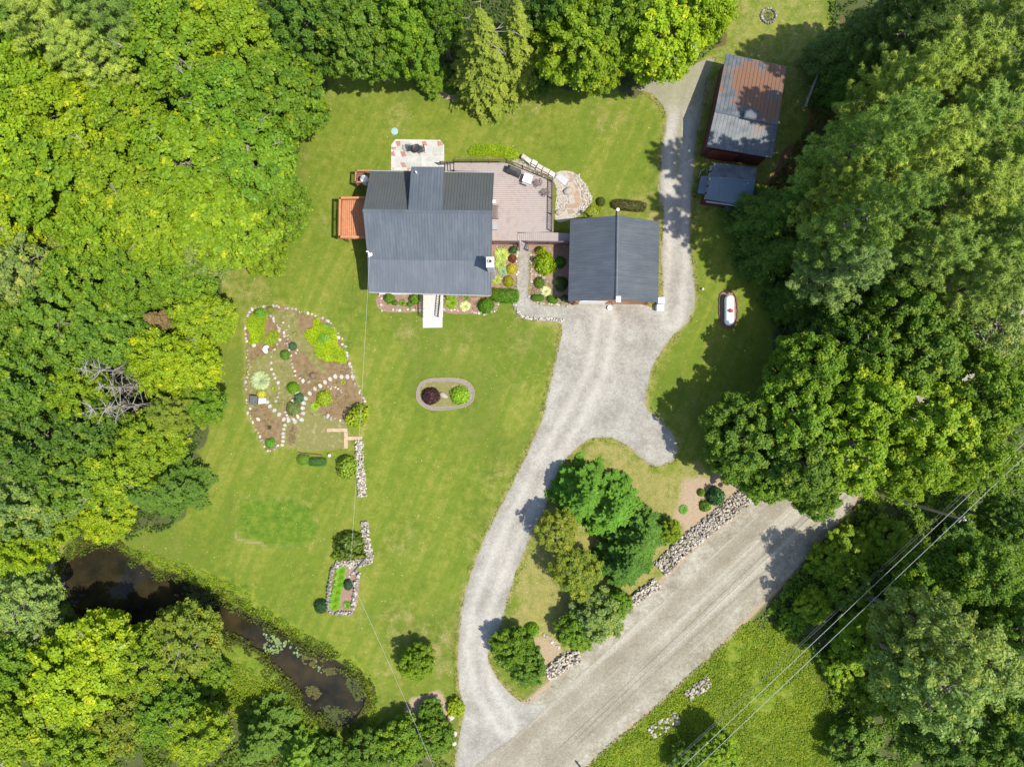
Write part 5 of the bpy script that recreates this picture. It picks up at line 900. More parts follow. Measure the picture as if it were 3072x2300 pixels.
def mat_patch(name, poly, seed, dens, ls, hgt, mat=None, clump=.35, color=(.2, .3, .02)):
    """low planting that fills an outline"""
    rng = np.random.default_rng(seed); A = np.array([p[:2] for p in poly]); lo, hi = A.min(0), A.max(0); n0 = int(dens * (hi - lo).prod()); q = rng.uniform(lo, hi, (n0, 2))
    w_ = (vnoise(q[:, 0] + 50, q[:, 1] + 50, clump * 2.2, seed) - .5); d = sd_poly(q[:, 0], q[:, 1], poly) + w_ * clump * 1.2; q = q[d < 0]; w_ = w_[d < 0]; d = d[d < 0]; n = len(q)
    hh = hgt * (.35 + .65 * sst(-d, 0, clump)) * (.75 + .7 * (w_ + .3)) ; z = hh * rng.random(n) ** .4 + .03; c = A.mean(0); p = np.c_[q - c, z]; s = ls * rng.uniform(.6, 1.3, n)
    V, Fq = leaf_geo(p, rng.normal(0, .5, (n, 3)) + (0, 0, 1), s, s * .65, rng); return link(np_mesh(name, V, Fq, mat or BLADE, tint=.5 + w_ * .7 + rng.normal(0, .18, n)), name, color=color, loc=(c[0], c[1], 0))
# ------------------------------------------------------------ tree kinds (crown in metres, base radius R0, height H0)
KIND = {}
def reg(k, crown, trunk, R0, H0): KIND.setdefault(k, []).append((crown, trunk, R0, H0))
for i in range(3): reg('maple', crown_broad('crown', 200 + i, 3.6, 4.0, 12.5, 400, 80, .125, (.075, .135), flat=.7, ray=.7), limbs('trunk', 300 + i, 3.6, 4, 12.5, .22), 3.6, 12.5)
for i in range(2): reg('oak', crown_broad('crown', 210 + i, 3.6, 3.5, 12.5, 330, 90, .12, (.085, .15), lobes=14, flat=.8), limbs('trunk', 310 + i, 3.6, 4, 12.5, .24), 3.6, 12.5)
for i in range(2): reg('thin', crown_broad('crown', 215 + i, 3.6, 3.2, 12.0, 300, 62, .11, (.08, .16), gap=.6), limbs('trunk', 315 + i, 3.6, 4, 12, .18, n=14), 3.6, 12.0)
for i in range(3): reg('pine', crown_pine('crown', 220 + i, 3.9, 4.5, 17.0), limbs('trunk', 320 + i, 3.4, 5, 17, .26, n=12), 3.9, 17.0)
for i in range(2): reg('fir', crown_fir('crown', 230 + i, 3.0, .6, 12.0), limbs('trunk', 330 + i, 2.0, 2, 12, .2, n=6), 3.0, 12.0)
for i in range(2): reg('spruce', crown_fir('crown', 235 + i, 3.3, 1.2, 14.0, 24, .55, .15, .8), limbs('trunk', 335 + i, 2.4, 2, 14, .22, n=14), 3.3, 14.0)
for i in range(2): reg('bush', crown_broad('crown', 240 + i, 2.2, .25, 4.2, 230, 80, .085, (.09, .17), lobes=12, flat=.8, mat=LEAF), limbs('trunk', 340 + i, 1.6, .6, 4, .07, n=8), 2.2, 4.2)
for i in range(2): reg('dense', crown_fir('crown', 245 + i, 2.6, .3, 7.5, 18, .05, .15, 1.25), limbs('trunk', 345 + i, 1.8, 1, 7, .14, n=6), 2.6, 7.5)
BARE = [bare_branches('bare_limb', 400 + i, 3.0, 5, .07) for i in range(3)]
# colours: albedo of the leaves
C = dict(yel=(.310, .435, .020), ygr=(.242, .368, .022), grn=(.175, .305, .024), mid=(.148, .265, .030), dk=(.105, .205, .028), rgr=(.105, .235, .016), dgr=(.080, .180, .016), gg=(.265, .365, .105), pine=(.250, .360, .066), pdk=(.125, .195, .040), pyl=(.340, .430, .072), olive=(.250, .310, .036), fir=(.105, .190, .020), rust=(.26, .18, .08))
rT = np.random.default_rng(5); CNT = {}; TREES = {}
TN = dict(maple='maple_tree', oak='oak_tree', thin='young_tree', pine='pine_tree', fir='fir_tree', spruce='spruce_tree', bush='bush', dense='evergreen_tree'); TC = dict(bush='bush')
def tree(kind, fx, fy, r, h, col, label, group=None, bare=None, hz=.72):
    """fx, fy, r: where the crown shows (2212-wide photo); h metres"""
    v = CNT.get(kind, 0); CNT[kind] = v + 1; vs_ = KIND[kind]; cr, tk, R0, H0 = vs_[v % len(vs_)]
    p = P(F(fx, fy), h * hz); Rw = r * 1.38879 / 30 * (H - h * hz) / H; key = (kind, v % len(vs_))
    if key not in TREES:
        t = thing(TN[kind], label, TC.get(kind, 'tree')); a = link(tk, 'trunk', t); b_ = link(cr, 'crown', t); TREES[key] = t
    else: t = copy_tree(TREES[key])
    t['label'] = label; t.location = (p[0], p[1], 0); t.rotation_euler = (0, 0, rT.uniform(0, 6.28)); t.scale = (Rw / R0, Rw / R0, h / H0)
    if 'group' in t: del t['group']
    t['group'] = group or 'trees of the surrounding woods'
    k = rT.uniform(.9, 1.1)
    for c_ in (t.children if t.name not in KIDS else t.children):
        if c_.name.startswith('crown'): c_.color = (C[col][0] * k * rT.uniform(.94, 1.06), C[col][1] * k, C[col][2] * k, 1)
    if bare is not None: o = link(BARE[bare], 'bare_limb', t); o.location = (0, 0, H0 * .74); o.scale = (R0 / 3.3, R0 / 3.3, R0 / 3.3)
    return t
T = tree
# north west
T('oak', 25, 50, 75, 13, 'mid', 'dark oak in the far top left corner of the photo'); T('pine', 120, 70, 105, 17, 'pyl', 'pale grey green pine second from the top left corner'); T('pine', 225, 45, 85, 17, 'pine', 'pale pine at the top edge left of the big bare limbed maple'); T('pine', 205, 140, 80, 16, 'pyl', 'pale pine just above the golden maples')
T('maple', 370, 95, 115, 13, 'grn', 'broad green maple with bare limbs showing at its heart, upper left', bare=0); T('maple', 500, 90, 110, 13, 'ygr', 'green maple left of the north lawn at the top edge'); T('maple', 590, 210, 105, 12, 'grn', 'green maple whose edge overhangs the northwest lawn corner'); T('maple', 480, 225, 100, 13, 'grn', 'maple with pale forked limbs near the northwest lawn', bare=1)
T('maple', 60, 190, 95, 14, 'ygr', 'yellow green maple below the pale pines at the left edge'); T('maple', 40, 310, 105, 14, 'yel', 'golden yellow maple at the left edge, uppermost of the golden ones'); T('maple', 165, 250, 105, 14, 'yel', 'brightest golden maple in the upper left woods'); T('maple', 265, 250, 85, 13, 'ygr', 'golden green maple east of the brightest golden maple')
T('maple', 120, 400, 115, 14, 'ygr', 'yellow green maple in the left woods level with the patio'); T('maple', 20, 450, 90, 14, 'yel', 'golden maple at the left edge level with the orange deck'); T('maple', 260, 380, 105, 13, 'ygr', 'yellow green maple in the middle of the left woods level with the patio'); T('maple', 400, 350, 120, 12.5, 'ygr', 'wide green maple in the woods west of the gas cylinder', bare=2); T('maple', 535, 345, 110, 12, 'grn', 'green maple nearest the lawn west of the patio'); T('maple', 590, 440, 75, 10, 'grn', 'smaller green maple at the wood edge west of the orange deck')
T('maple', 470, 470, 105, 12, 'ygr', 'green maple southwest of the wood edge maple by the orange deck'); T('maple', 330, 480, 95, 12.5, 'ygr', 'yellow green maple deep in the woods level with the orange deck'); T('maple', 200, 500, 85, 13, 'ygr', 'maple between golden maples and grey green oaks'); T('bush', 565, 545, 55, 3.5, 'ygr', 'bright low bush at the inner corner of the west wood edge', 'bushes at the wood edge'); T('thin', 445, 530, 80, 9, 'gg', 'thin grey green tree with pale twigs at the corner of the west woods', bare=1)
T('oak', 70, 580, 95, 13, 'gg', 'grey green oak below the golden maples at the left edge'); T('oak', 170, 600, 80, 12.5, 'grn', 'oak with orange tinged leaves left of the rusty conifer'); T('oak', 130, 700, 110, 13.5, 'mid', 'large dull green oak in the middle of the left woods'); T('oak', 20, 710, 85, 14, 'mid', 'dull green oak at the left edge level with the garden top'); T('maple', 290, 600, 75, 11, 'grn', 'maple above the rusty conifer'); T('thin', 385, 610, 70, 9, 'grn', 'soft green young tree northwest of the garden bed')
T('spruce', 345, 690, 52, 9, 'rust', 'reddish brown dying conifer west of the garden bed'); T('maple', 435, 690, 62, 9, 'ygr', 'bright maple at the wood edge nearest the garden bed'); T('oak', 240, 720, 75, 12, 'mid', 'dull green oak left of the grey dead spruces'); T('maple', 340, 780, 75, 11, 'yel', 'golden maple right of the grey dead spruces'); T('maple', 410, 790, 62, 9.5, 'yel', 'golden maple at the wood edge behind the plank bench'); T('maple', 430, 870, 52, 8, 'grn', 'small maple at the wood edge level with the dark garden box')
T('oak', 60, 830, 90, 13.5, 'mid', 'dull green oak at the left edge beside the dead spruces'); T('maple', 160, 850, 70, 12, 'ygr', 'yellow green maple just left of the dead spruces'); T('pine', 380, 890, 62, 10, 'olive', 'small olive pine between the dead spruces and lawn'); T('oak', 180, 930, 75, 11, 'dk', 'dark blue green oak under the dead spruces'); T('oak', 60, 960, 95, 13, 'dk', 'dark oak at the left edge above the pond woods', bare=2); T('maple', 330, 950, 70, 9.5, 'ygr', 'yellow green maple in front of the dark round conifer')
T('oak', 150, 1030, 85, 11, 'mid', 'rounded dull green oak north of the pond head'); T('maple', 250, 1030, 75, 10, 'ygr', 'golden green maple left of the dark round conifer'); T('fir', 318, 1065, 82, 9, 'fir', 'dark round conifer at the lawn edge north of the pond'); T('oak', 50, 1090, 80, 12, 'gg', 'oak at the left edge north of the pond head'); T('maple', 225, 1120, 55, 7, 'yel', 'golden maple nearest the pond head'); T('maple', 35, 1180, 62, 11, 'yel', 'golden maple at the left edge beside the pond head'); T('maple', 110, 1130, 55, 8, 'ygr', 'low yellow green maple just above the plank seat')
# north
T('oak', 655, 40, 85, 13, 'dk', 'dark oak at the top edge above the northwest lawn corner'); T('oak', 760, 50, 95, 13, 'mid', 'dull green oak at the top edge, second right of the lawn corner'); T('oak', 860, 30, 80, 13, 'grn', 'bright green oak at the top edge left of the olive spruce'); T('oak', 885, 95, 65, 11, 'grn', 'lower green oak overhanging the lawn left of the olive spruce'); T('oak', 800, 95, 60, 10.5, 'mid', 'dull oak at the lawn edge above the patio'); T('spruce', 1040, 80, 95, 14, 'olive', 'olive drooping spruce at the top edge above the deck', bare=0); T('spruce', 1115, 55, 72, 14, 'olive', 'second olive spruce just right of the larger one'); T('oak', 950, 20, 55, 13, 'mid', 'oak squeezed behind the olive spruce')
T('maple', 1255, 80, 95, 12.5, 'ygr', 'bright maple at the top edge above the garage walk', 'bright maples north of the lawn'); T('maple', 1340, 45, 85, 13, 'grn', 'green maple between the two brightest northern maples', 'bright maples north of the lawn'); T('maple', 1435, 75, 95, 12.5, 'yel', 'golden maple nearest the gravel turn by the big shed', 'bright maples north of the lawn'); T('maple', 1520, 10, 75, 13, 'yel', 'golden maple at the top edge nearest the fire pit', 'bright maples north of the lawn'); T('maple', 1300, 130, 60, 9, 'ygr', 'low bright maple overhanging the lawn north of the garage', 'bright maples north of the lawn'); T('bush', 1170, 160, 38, 3, 'dk', 'dark shrub in the shade right of the olive spruce', 'bushes at the wood edge'); T('bush', 930, 160, 40, 2.6, 'grn', 'green shrub in the shade left of the olive spruce', 'bushes at the wood edge'); T('oak', 1190, 30, 55, 12, 'dk', 'dark oak behind the bright northern maple')
# north east
T('fir', 1900, 30, 75, 14, 'pdk', 'dark fir at the top edge right of the fire pit'); T('fir', 1900, 110, 62, 12, 'fir', 'dark fir right of the timber fence'); T('pine', 1965, 60, 95, 18, 'pdk', 'dark pine at the top edge, second right of the fire pit'); T('pine', 1935, 200, 95, 20, 'pyl', 'pale pine standing over the timber fence'); T('pine', 2030, 150, 105, 18, 'pyl', 'pale pine in the upper right woods'); T('pine', 2140, 70, 100, 18, 'pine', 'pine near the top right corner'); T('oak', 1985, 15, 60, 15, 'dk', 'dark oak at the top edge among the pines'); T('pine', 2150, 210, 105, 18, 'pine', 'pine at the right edge below the corner pine'); T('pine', 2060, 280, 105, 18, 'pine', 'tall pine in the middle of the upper right woods')
T('pine', 1865, 318, 100, 24, 'pine', 'pine leaning over the ridge of the big shed'); T('pine', 1960, 340, 110, 21, 'pyl', 'broad pale pine east of the big shed'); T('pine', 2170, 370, 100, 18, 'pine', 'pine at the right edge level with the small shed'); T('pine', 2070, 430, 110, 18, 'pyl', 'broad pine in the right woods level with the garage ridge'); T('pine', 1795, 410, 75, 18, 'pyl', 'soft bright pine just right of the two sheds'); T('fir', 1695, 445, 88, 11, 'fir', 'dark fir covering the end of the small shed'); T('pine', 1870, 470, 100, 24, 'pine', 'pine behind the dark fir by the small shed')
T('fir', 1690, 540, 66, 9, 'fir', 'dark fir at the lawn edge east of the garage'); T('pine', 1985, 550, 105, 18, 'pine', 'pine right of the grey bent pine'); T('pine', 1820, 580, 90, 16, 'gg', 'grey bent pine in the right woods level with the gas tank top'); T('pine', 2150, 520, 105, 18, 'pine', 'pine at the right edge level with the garage'); T('pine', 2090, 620, 95, 17, 'pine', 'pine at the right edge above the hidden road'); T('fir', 1750, 640, 64, 8, 'fir', 'dark fir at the lawn edge right of the gas tank'); T('oak', 1960, 660, 85, 14, 'mid', 'oak below the pines in the right woods')
T('oak', 1820, 720, 74, 10, 'dk', 'dark oak southeast of the gas tank'); T('oak', 1870, 740, 75, 13, 'mid', 'oak over the dark gap in the right woods'); T('oak', 1760, 790, 85, 12, 'grn', 'brighter oak at the lawn edge below the gas tank'); T('oak', 2000, 760, 100, 14, 'mid', 'large oak over the hidden road bend'); T('thin', 2150, 705, 85, 13, 'gg', 'thin tree over the gravel road at the right edge'); T('oak', 1880, 860, 95, 13, 'ygr', 'yellow green oak in the middle of the southern right woods'); T('oak', 2010, 890, 105, 14, 'ygr', 'broad yellow green oak above the power lines'); T('oak', 2130, 850, 100, 14, 'grn', 'oak at the right edge above the power lines')
T('oak', 1625, 935, 85, 10, 'mid', 'green oak leaning over the gravel turnaround'); T('oak', 1590, 985, 62, 9, 'mid', 'lower green oak beside the gravel turnaround'); T('oak', 1735, 900, 90, 12, 'grn', 'oak between the turnaround and the southern right woods'); T('oak', 1740, 1000, 90, 12, 'mid', 'oak overhanging the dirt road', bare=1); T('oak', 1850, 980, 95, 13, 'ygr', 'oak over the road beside the power lines'); T('oak', 1975, 1000, 85, 13, 'ygr', 'yellow green oak touching the power lines'); T('oak', 1665, 1035, 60, 9, 'grn', 'oak above the stone wall end by the road'); T('oak', 1765, 1075, 52, 8, 'mid', 'small oak hanging lowest over the road'); T('oak', 2090, 985, 75, 13, 'ygr', 'oak nearest the right edge along the power lines')
# south east
T('oak', 2185, 1130, 55, 9, 'dk', 'dark oak right of the tall utility pole'); T('bush', 2075, 1165, 42, 2.2, 'dk', 'dark shaded bush under the wires below the tall pole', 'bushes beyond the road'); T('maple', 2015, 1250, 70, 9, 'grn', 'green maple southeast of the tall utility pole'); T('maple', 2120, 1240, 80, 13, 'mid', 'shaded maple at the right edge below the tall pole'); T('thin', 2065, 1400, 100, 19, 'gg', 'tall pale grey green tree, uppermost of the pair in the lower right woods', hz=.8); T('thin', 2040, 1490, 120, 17, 'gg', 'tall pale grey green tree, lower of the pair in the lower right woods', hz=.8); T('thin', 2140, 1450, 110, 14, 'gg', 'pale tree at the right edge of the lower right woods'); T('oak', 2190, 1340, 70, 13, 'mid', 'oak at the right edge above the pale trees')
T('oak', 2170, 1590, 90, 12, 'mid', 'oak in the far bottom right corner'); T('oak', 2040, 1600, 75, 11, 'dk', 'shaded oak at the bottom edge of the lower right woods'); T('bush', 1838, 1275, 54, 3.6, 'grn', 'green leafy bush with lime top by the roadside weeds', 'bushes beyond the road'); T('bush', 1765, 1310, 42, 2.6, 'ygr', 'low spreading bush left of the lime topped bush', 'bushes beyond the road'); T('bush', 1790, 1215, 45, 2.6, 'ygr', 'yellow green bush at the road edge beside the tree shadow', 'bushes beyond the road'); T('bush', 1715, 1345, 30, 2.0, 'grn', 'bush at the meadow corner by the road', 'bushes beyond the road'); T('bush', 1880, 1390, 75, 4, 'ygr', 'leafy bush under the power lines', 'bushes beyond the road'); T('bush', 1830, 1450, 45, 2.6, 'ygr', 'yellow leaved bush at the meadow east side', 'bushes beyond the road'); T('bush', 1920, 1170, 60, 3, 'ygr', 'shaded bush at the foot of the tall pole', 'bushes beyond the road'); T('bush', 1840, 1190, 55, 2.6, 'ygr', 'shaded low bush between road and pole', 'bushes beyond the road'); T('bush', 1900, 1500, 55, 3.4, 'ygr', 'lime bush at the foot of the pale trees', 'bushes beyond the road')
T('maple', 1560, 1625, 45, 5, 'ygr', 'young yellow green tree at the bottom edge of the meadow'); T('bush', 1490, 1650, 40, 3, 'mid', 'shaded bush at the bottom edge of the meadow', 'bushes beyond the road'); T('bush', 1850, 1620, 60, 3.6, 'mid', 'bush in the deep shade at the bottom right', 'bushes beyond the road')
# island by the drive
G_ = 'trees on the grass island by the drive'
T('dense', 1265, 1075, 74, 6.5, 'rgr', 'bright evergreen, uppermost of the group on the grass island', G_); T('dense', 1325, 1105, 72, 6.5, 'rgr', 'bright evergreen joined to the uppermost one on the grass island', G_); T('dense', 1385, 1165, 72, 6, 'dgr', 'dark evergreen near the rubble wall on the grass island', G_); T('dense', 1355, 1220, 68, 5.5, 'dgr', 'dark evergreen lowest beside the rubble wall', G_); T('thin', 1205, 1150, 52, 5, 'olive', 'olive tree with browning top beside the driveway', G_); T('thin', 1245, 1240, 58, 5.5, 'olive', 'olive tree in the middle of the grass island', G_); T('bush', 1450, 1150, 26, 2.4, 'ygr', 'small bright bush at the upper end of the rubble wall', G_)
T('bush', 1290, 1330, 62, 4.2, 'gg', 'grey green bush where the island narrows to the road', G_); T('bush', 1245, 1365, 45, 3.4, 'grn', 'green bush left of the grey green one on the island', G_); T('bush', 1335, 1310, 36, 3, 'grn', 'bright green bush touching the roadside rubble', G_); T('bush', 1105, 1405, 46, 3.6, 'grn', 'rounded evergreen bush at the driveway bend, upper half of the pair', G_); T('bush', 1138, 1448, 46, 3.4, 'mid', 'rounded evergreen bush at the driveway mouth, lower half of the pair', G_)
# south west
T('thin', 45, 1300, 75, 8, 'gg', 'grey green tree at the left edge beside the pond'); T('thin', 60, 1390, 60, 7, 'gg', 'twiggy grey tree at the left edge below the pond', bare=1); T('maple', 235, 1400, 85, 8.5, 'yel', 'golden maple at the pond south bank', hz=.6); T('maple', 150, 1470, 105, 9.5, 'yel', 'large golden maple in the lower left woods'); T('thin', 390, 1390, 90, 7, 'olive', 'olive tree with grey twigs leaning over the pond', bare=0); T('maple', 300, 1440, 75, 8, 'ygr', 'yellow green maple behind the olive tree by the pond'); T('maple', 60, 1560, 95, 10, 'ygr', 'yellow green maple in the far bottom left corner'); T('thin', 250, 1550, 85, 8, 'olive', 'olive tree in the middle of the lower left woods'); T('maple', 350, 1540, 75, 8, 'grn', 'green maple in the lower left woods near the meadow strip'); T('maple', 170, 1620, 75, 9, 'ygr', 'green yellow maple at the bottom edge, lower left'); T('maple', 420, 1590, 70, 8, 'ygr', 'lime maple at the bottom edge left of the dark feathery conifer'); T('fir', 545, 1615, 72, 7, 'fir', 'dark feathery conifer at the bottom edge'); T('fir', 625, 1655, 48, 6, 'grn', 'lighter feathery conifer at the bottom edge'); T('bush', 450, 1460, 45, 2.6, 'grn', 'low bush at the edge of the lower left woods', 'bushes by the pond'); T('maple', 20, 1450, 70, 9, 'grn', 'green maple at the left edge below the twiggy grey tree')
T('bush', 900, 1435, 42, 3.6, 'ygr', 'young round tree alone on the lawn near the pond end', 'bushes by the pond'); T('bush', 870, 1610, 55, 4, 'grn', 'bush at the bottom edge left of the driveway mouth', 'bushes by the pond'); T('bush', 940, 1600, 45, 3.2, 'grn', 'bush beside the boulders at the driveway mouth', 'bushes by the pond'); T('bush', 790, 1630, 50, 3.4, 'mid', 'dark bush at the bottom edge by the pond end', 'bushes by the pond'); T('bush', 930, 1540, 30, 1.6, 'grn', 'grassy green shrub left of the yellow shrub', 'bushes by the pond'); T('bush', 985, 1530, 20, 1.2, 'yel', 'bright yellow shrub at the driveway mouth', 'bushes by the pond'); T('bush', 700, 1640, 45, 2.8, 'mid', 'shaded bush at the bottom edge south of the pond', 'bushes by the pond')
# dead spruces in the west woods
for i, (fx, fy, h, l, s) in enumerate([(240, 880, 13, 'bleached dead spruce with star shaped bare branches, lower of the two', .95), (225, 800, 12.5, 'bleached dead spruce with a fine haze of twigs, upper of the two', .85), (250, 835, 11, 'small fallen grey tree top between the two dead spruces', .6)]):
    p = P(F(fx, fy), h * .75); t = thing('dead_tree', l, 'dead tree', (p[0], p[1], 0)); mb = MB(); mb.tube([(p[0], p[1], 0), (p[0] + .2, p[1], h * .5), (p[0], p[1], h)], [.16, .11, .03], 7); mb.build('trunk', DEADWOOD, t)
    for k in range(5): o = link(bare_branches('bare_branch', 500 + i * 10 + k, 2.6 * s * (1.1 - k * .17), 9, .045, up=.15, sub=6), 'branch', t); o.location = (0, 0, h * (.35 + k * .15)); o.rotation_euler = (0, 0, k)
def log(name, a, b_, r, label): mb = MB(); mb.tube([a, lerp3(a, b_, .5), b_], [r, r * .9, r * .6], 8); return tag(mb.build(name, DEADWOOD), label, 'log')
log('fallen_log', P(Z8(1215, 995), 1.2), P(Z8(1450, 1200), 2.8), .11, 'long leaning dead trunk under the power lines'); log('fallen_log', P(Z8(1690, 745), 1.5), P(Z8(1925, 870), 2.5), .13, 'pale fallen trunk among the shaded maples at the right')
log('fallen_log', P(F(60, 1420), 1.0), P(F(150, 1370), .8), .12, 'grey fallen log at the left edge below the pond')
# ------------------------------------------------------------ garden plants
SHR = [shrub_me('foliage', 600 + i, 2600, .075, .09) for i in range(2)]; LOOSE = [shrub_me('foliage', 610 + i, 1500, .11, .28, .9) for i in range(3)]; FOUNT = [fountain_me('foliage', 620 + i) for i in range(2)]; HOSTA = [fountain_me('foliage', 630 + i, 170, .13, .6, 1.0, 2) for i in range(2)]; HEDGE = shrub_me('foliage', 640, 3600, .06, .06, 1.0, sq=.55); COARSE = shrub_me('foliage', 650, 1500, .10, .12, 1.0)
def plant(name, z, x, y, r, h, color, label, kind='round', group=None, rz=0, ry=None, cat='shrub'):
    me = {'round': SHR, 'loose': LOOSE, 'fount': FOUNT, 'hosta': HOSTA, 'hedge': [HEDGE], 'coarse': [COARSE]}[kind]; me = me[rS.integers(len(me))]
    sc = {Z4: 2.76, Z1: 2.76, Z3: 2.76, Z2: 2.76, Z5: 2.76, Z7: 2.208, B6: 3.403, I8: 10.05, F: .72006}.get(z, 2.76); p = P(z(x, y), h * .6); k = (H - h * .6) / H / 30 / sc
    o = link(me, name, color=tuple(x * 1.25 for x in color), loc=(p[0], p[1], 0)); o.scale = (r * k, (ry or r) * k, h); o.rotation_euler = (0, 0, rz if (ry or rz) else rS.uniform(0, 6.28)); return tag(o, label, cat, group)
LIME = (.30, .37, .012); BOX = (.085, .19, .012); GRN = (.11, .21, .02); YG = (.20, .28, .015); BLUE = (.075, .14, .07); PURP = (.055, .022, .032); PALE_ = (.36, .42, .20); GOLD = (.40, .36, .03)
p_ = plant
p_('boxwood', Z1, 459, 1416, 45, .85, GRN, 'clipped round bush at the left end of the front bed'); p_('boxwood', Z1, 508, 1455, 25, .45, BOX, 'small round bush right of the left end bush in the front bed'); p_('perennial', Z1, 568, 1455, 34, .5, GRN, 'leafy plant in the middle of the left front bed', 'hosta', cat='plant'); p_('boxwood', Z1, 668, 1420, 48, .95, GRN, 'round bush beside the left rail of the entry walk', 'loose'); p_('boxwood', Z1, 628, 1470, 22, .4, GRN, 'small bush in front of the bush beside the entry walk')
p_('perennial', Z1, 975, 1455, 58, .7, (.16, .26, .02), 'large leafy plant right of the entry walk', 'hosta', cat='plant'); p_('perennial', Z1, 965, 1405, 38, .6, YG, 'plant with yellow blooms against the right front wall', 'loose', cat='plant'); p_('variegated_plant', Z1, 1088, 1482, 50, .5, (.42, .46, .26), 'pale variegated plant in the right front bed', 'hosta', cat='plant'); p_('boxwood', Z1, 1263, 1475, 68, 1.1, BOX, 'big clipped ball at the right end of the front bed'); p_('perennial', Z1, 1105, 1408, 24, .4, GRN, 'small dark plant against the front wall', 'hosta', cat='plant')
p_('hedge', Z1, 1428, 1398, 104, 1.1, BOX, 'wide clipped hedge at the house corner by the gravel path', 'hedge', ry=58); p_('hedge', Z1, 1338, 1380, 34, .9, (.14, .24, .02), 'lighter block of the hedge against the house corner', 'hedge', ry=48)
p_('hosta', Z1, 1392, 1055, 68, .6, (.30, .38, .10), 'big yellow edged hosta below the deck', 'hosta', cat='plant'); p_('hosta', Z1, 1382, 1140, 55, .5, (.26, .34, .08), 'hosta right of the chimney', 'hosta', cat='plant'); p_('perennial', Z1, 1490, 1015, 32, .6, (.05, .12, .03), 'dark green plant at the deck corner by the ramp', 'loose', cat='plant'); p_('barberry', Z1, 1484, 1092, 34, .45, (.14, .045, .025), 'reddish brown shrub beside the gravel path', 'loose'); p_('hosta', Z1, 1400, 1190, 45, .45, (.18, .30, .19), 'bluish hosta below the chimney', 'hosta', cat='plant'); p_('spirea', Z1, 1478, 1172, 42, .6, GOLD, 'golden yellow shrub beside the gravel path', 'coarse'); p_('hosta', Z1, 1352, 1265, 44, .5, (.30, .38, .08), 'yellow edged hosta against the house wall', 'hosta', cat='plant'); p_('spirea', Z1, 1450, 1275, 45, .6, (.24, .26, .015), 'olive gold rounded shrub above the clipped hedge', 'coarse')
p_('cypress', Z1, 1750, 1125, 84, 1.5, (.20, .30, .012), 'large lime cypress in the garage side bed', 'loose', ry=95); p_('cypress', Z1, 1720, 1018, 36, 1.1, (.22, .30, .015), 'small lime cypress touching the large one', 'loose'); p_('perennial', Z1, 1880, 1115, 45, .7, (.06, .16, .02), 'shaded green plant beside the garage wall', 'loose', cat='plant'); p_('rhododendron', Z1, 1890, 1295, 58, .9, (.06, .11, .03), 'dark rhododendron in the garage shade', 'loose'); p_('juniper', Z1, 1705, 1288, 46, .6, (.09, .15, .02), 'dark olive rounded shrub by the white stepping stones', 'coarse'); p_('variegated_plant', Z1, 1758, 1360, 50, .55, (.46, .48, .30), 'pale variegated shrub in the garage side bed', 'hosta', cat='plant'); p_('hedge', Z1, 1693, 1415, 50, .6, BOX, 'low clipped hedge at the path corner', 'hedge', ry=28); p_('boxwood', Z1, 1815, 1430, 50, .6, BOX, 'low green shrub beside the garage corner', 'round', ry=33, rz=-.3); p_('perennial', Z1, 1915, 1420, 28, .5, (.04, .12, .04), 'shaded plant at the garage corner', 'loose', cat='plant'); p_('lavender', Z1, 1650, 1090, 26, .45, (.07, .08, .07), 'dark grey plant left of the large lime cypress', 'fount', cat='plant')
p_('hedge', Z2, 790, 1420, 140, .8, (.075, .075, .028), 'dark browning hedge north of the garage', 'hedge', ry=44, rz=-.1); p_('boxwood', Z2, 560, 1390, 38, .6, (.08, .10, .025), 'small dark bush left of the browning hedge'); p_('juniper', Z2, 490, 1470, 70, .5, (.20, .24, .02), 'yellow green spreading juniper beside the cobble border', 'loose', ry=50, rz=.6)
sed = mat_patch('groundcover', PL(Z1, [(1108,205),(1150,165),(1230,148),(1340,150),(1450,170),(1530,205),(1545,245),(1500,275),(1400,262),(1280,245),(1160,250),(1115,235)]), 701, 900, .06, .4, clump=.3, color=(.24, .36, .008)); tag(sed, 'lime yellow strip of groundcover north of the deck', 'groundcover')
p_('boxwood', F, 962, 168, 22, .7, BOX, 'round green bush in the pink mulch at the north lawn edge'); p_('boxwood', F, 975, 186, 17, .5, BOX, 'small round bush lowest in the pink mulch patch'); p_('boxwood', F, 990, 184, 10, .4, BOX, 'smallest bush in the pink mulch patch')
# west garden
for nm, pts, h, cl, lab, s in (('groundcover', [(175,270),(220,230),(290,230),(340,235),(320,300),(310,390),(290,450),(230,485),(195,470),(185,400),(160,330)], .22, (.27, .40, .006), 'lime yellow mat of groundcover in the upper left of the garden bed', 711), ('groundcover', [(715,265),(760,250),(770,300),(830,330),(900,350),(930,420),(930,480),(985,540),(1000,620),(960,640),(880,620),(830,630),(790,600),(740,580),(735,500),(680,450),(640,400),(660,350),(710,330)], .3, (.30, .42, .006), 'large lime yellow mat in the upper right of the garden bed', 712), ('groundcover', [(350,370),(440,350),(445,400),(410,450),(390,490),(300,470),(320,430)], .3, (.26, .36, .02), 'leafy yellow green clump in the middle of the upper garden bed', 713), ('groundcover', [(510,1160),(570,1160),(570,1295),(510,1298)], .18, (.16, .19, .06), 'small planted block of grey green seedlings in the lower garden', 714)):
    tag(mat_patch(nm, PL(Z4, pts), s, 900 if s != 714 else 160, .055, h, clump=.3, color=cl), lab, 'groundcover')
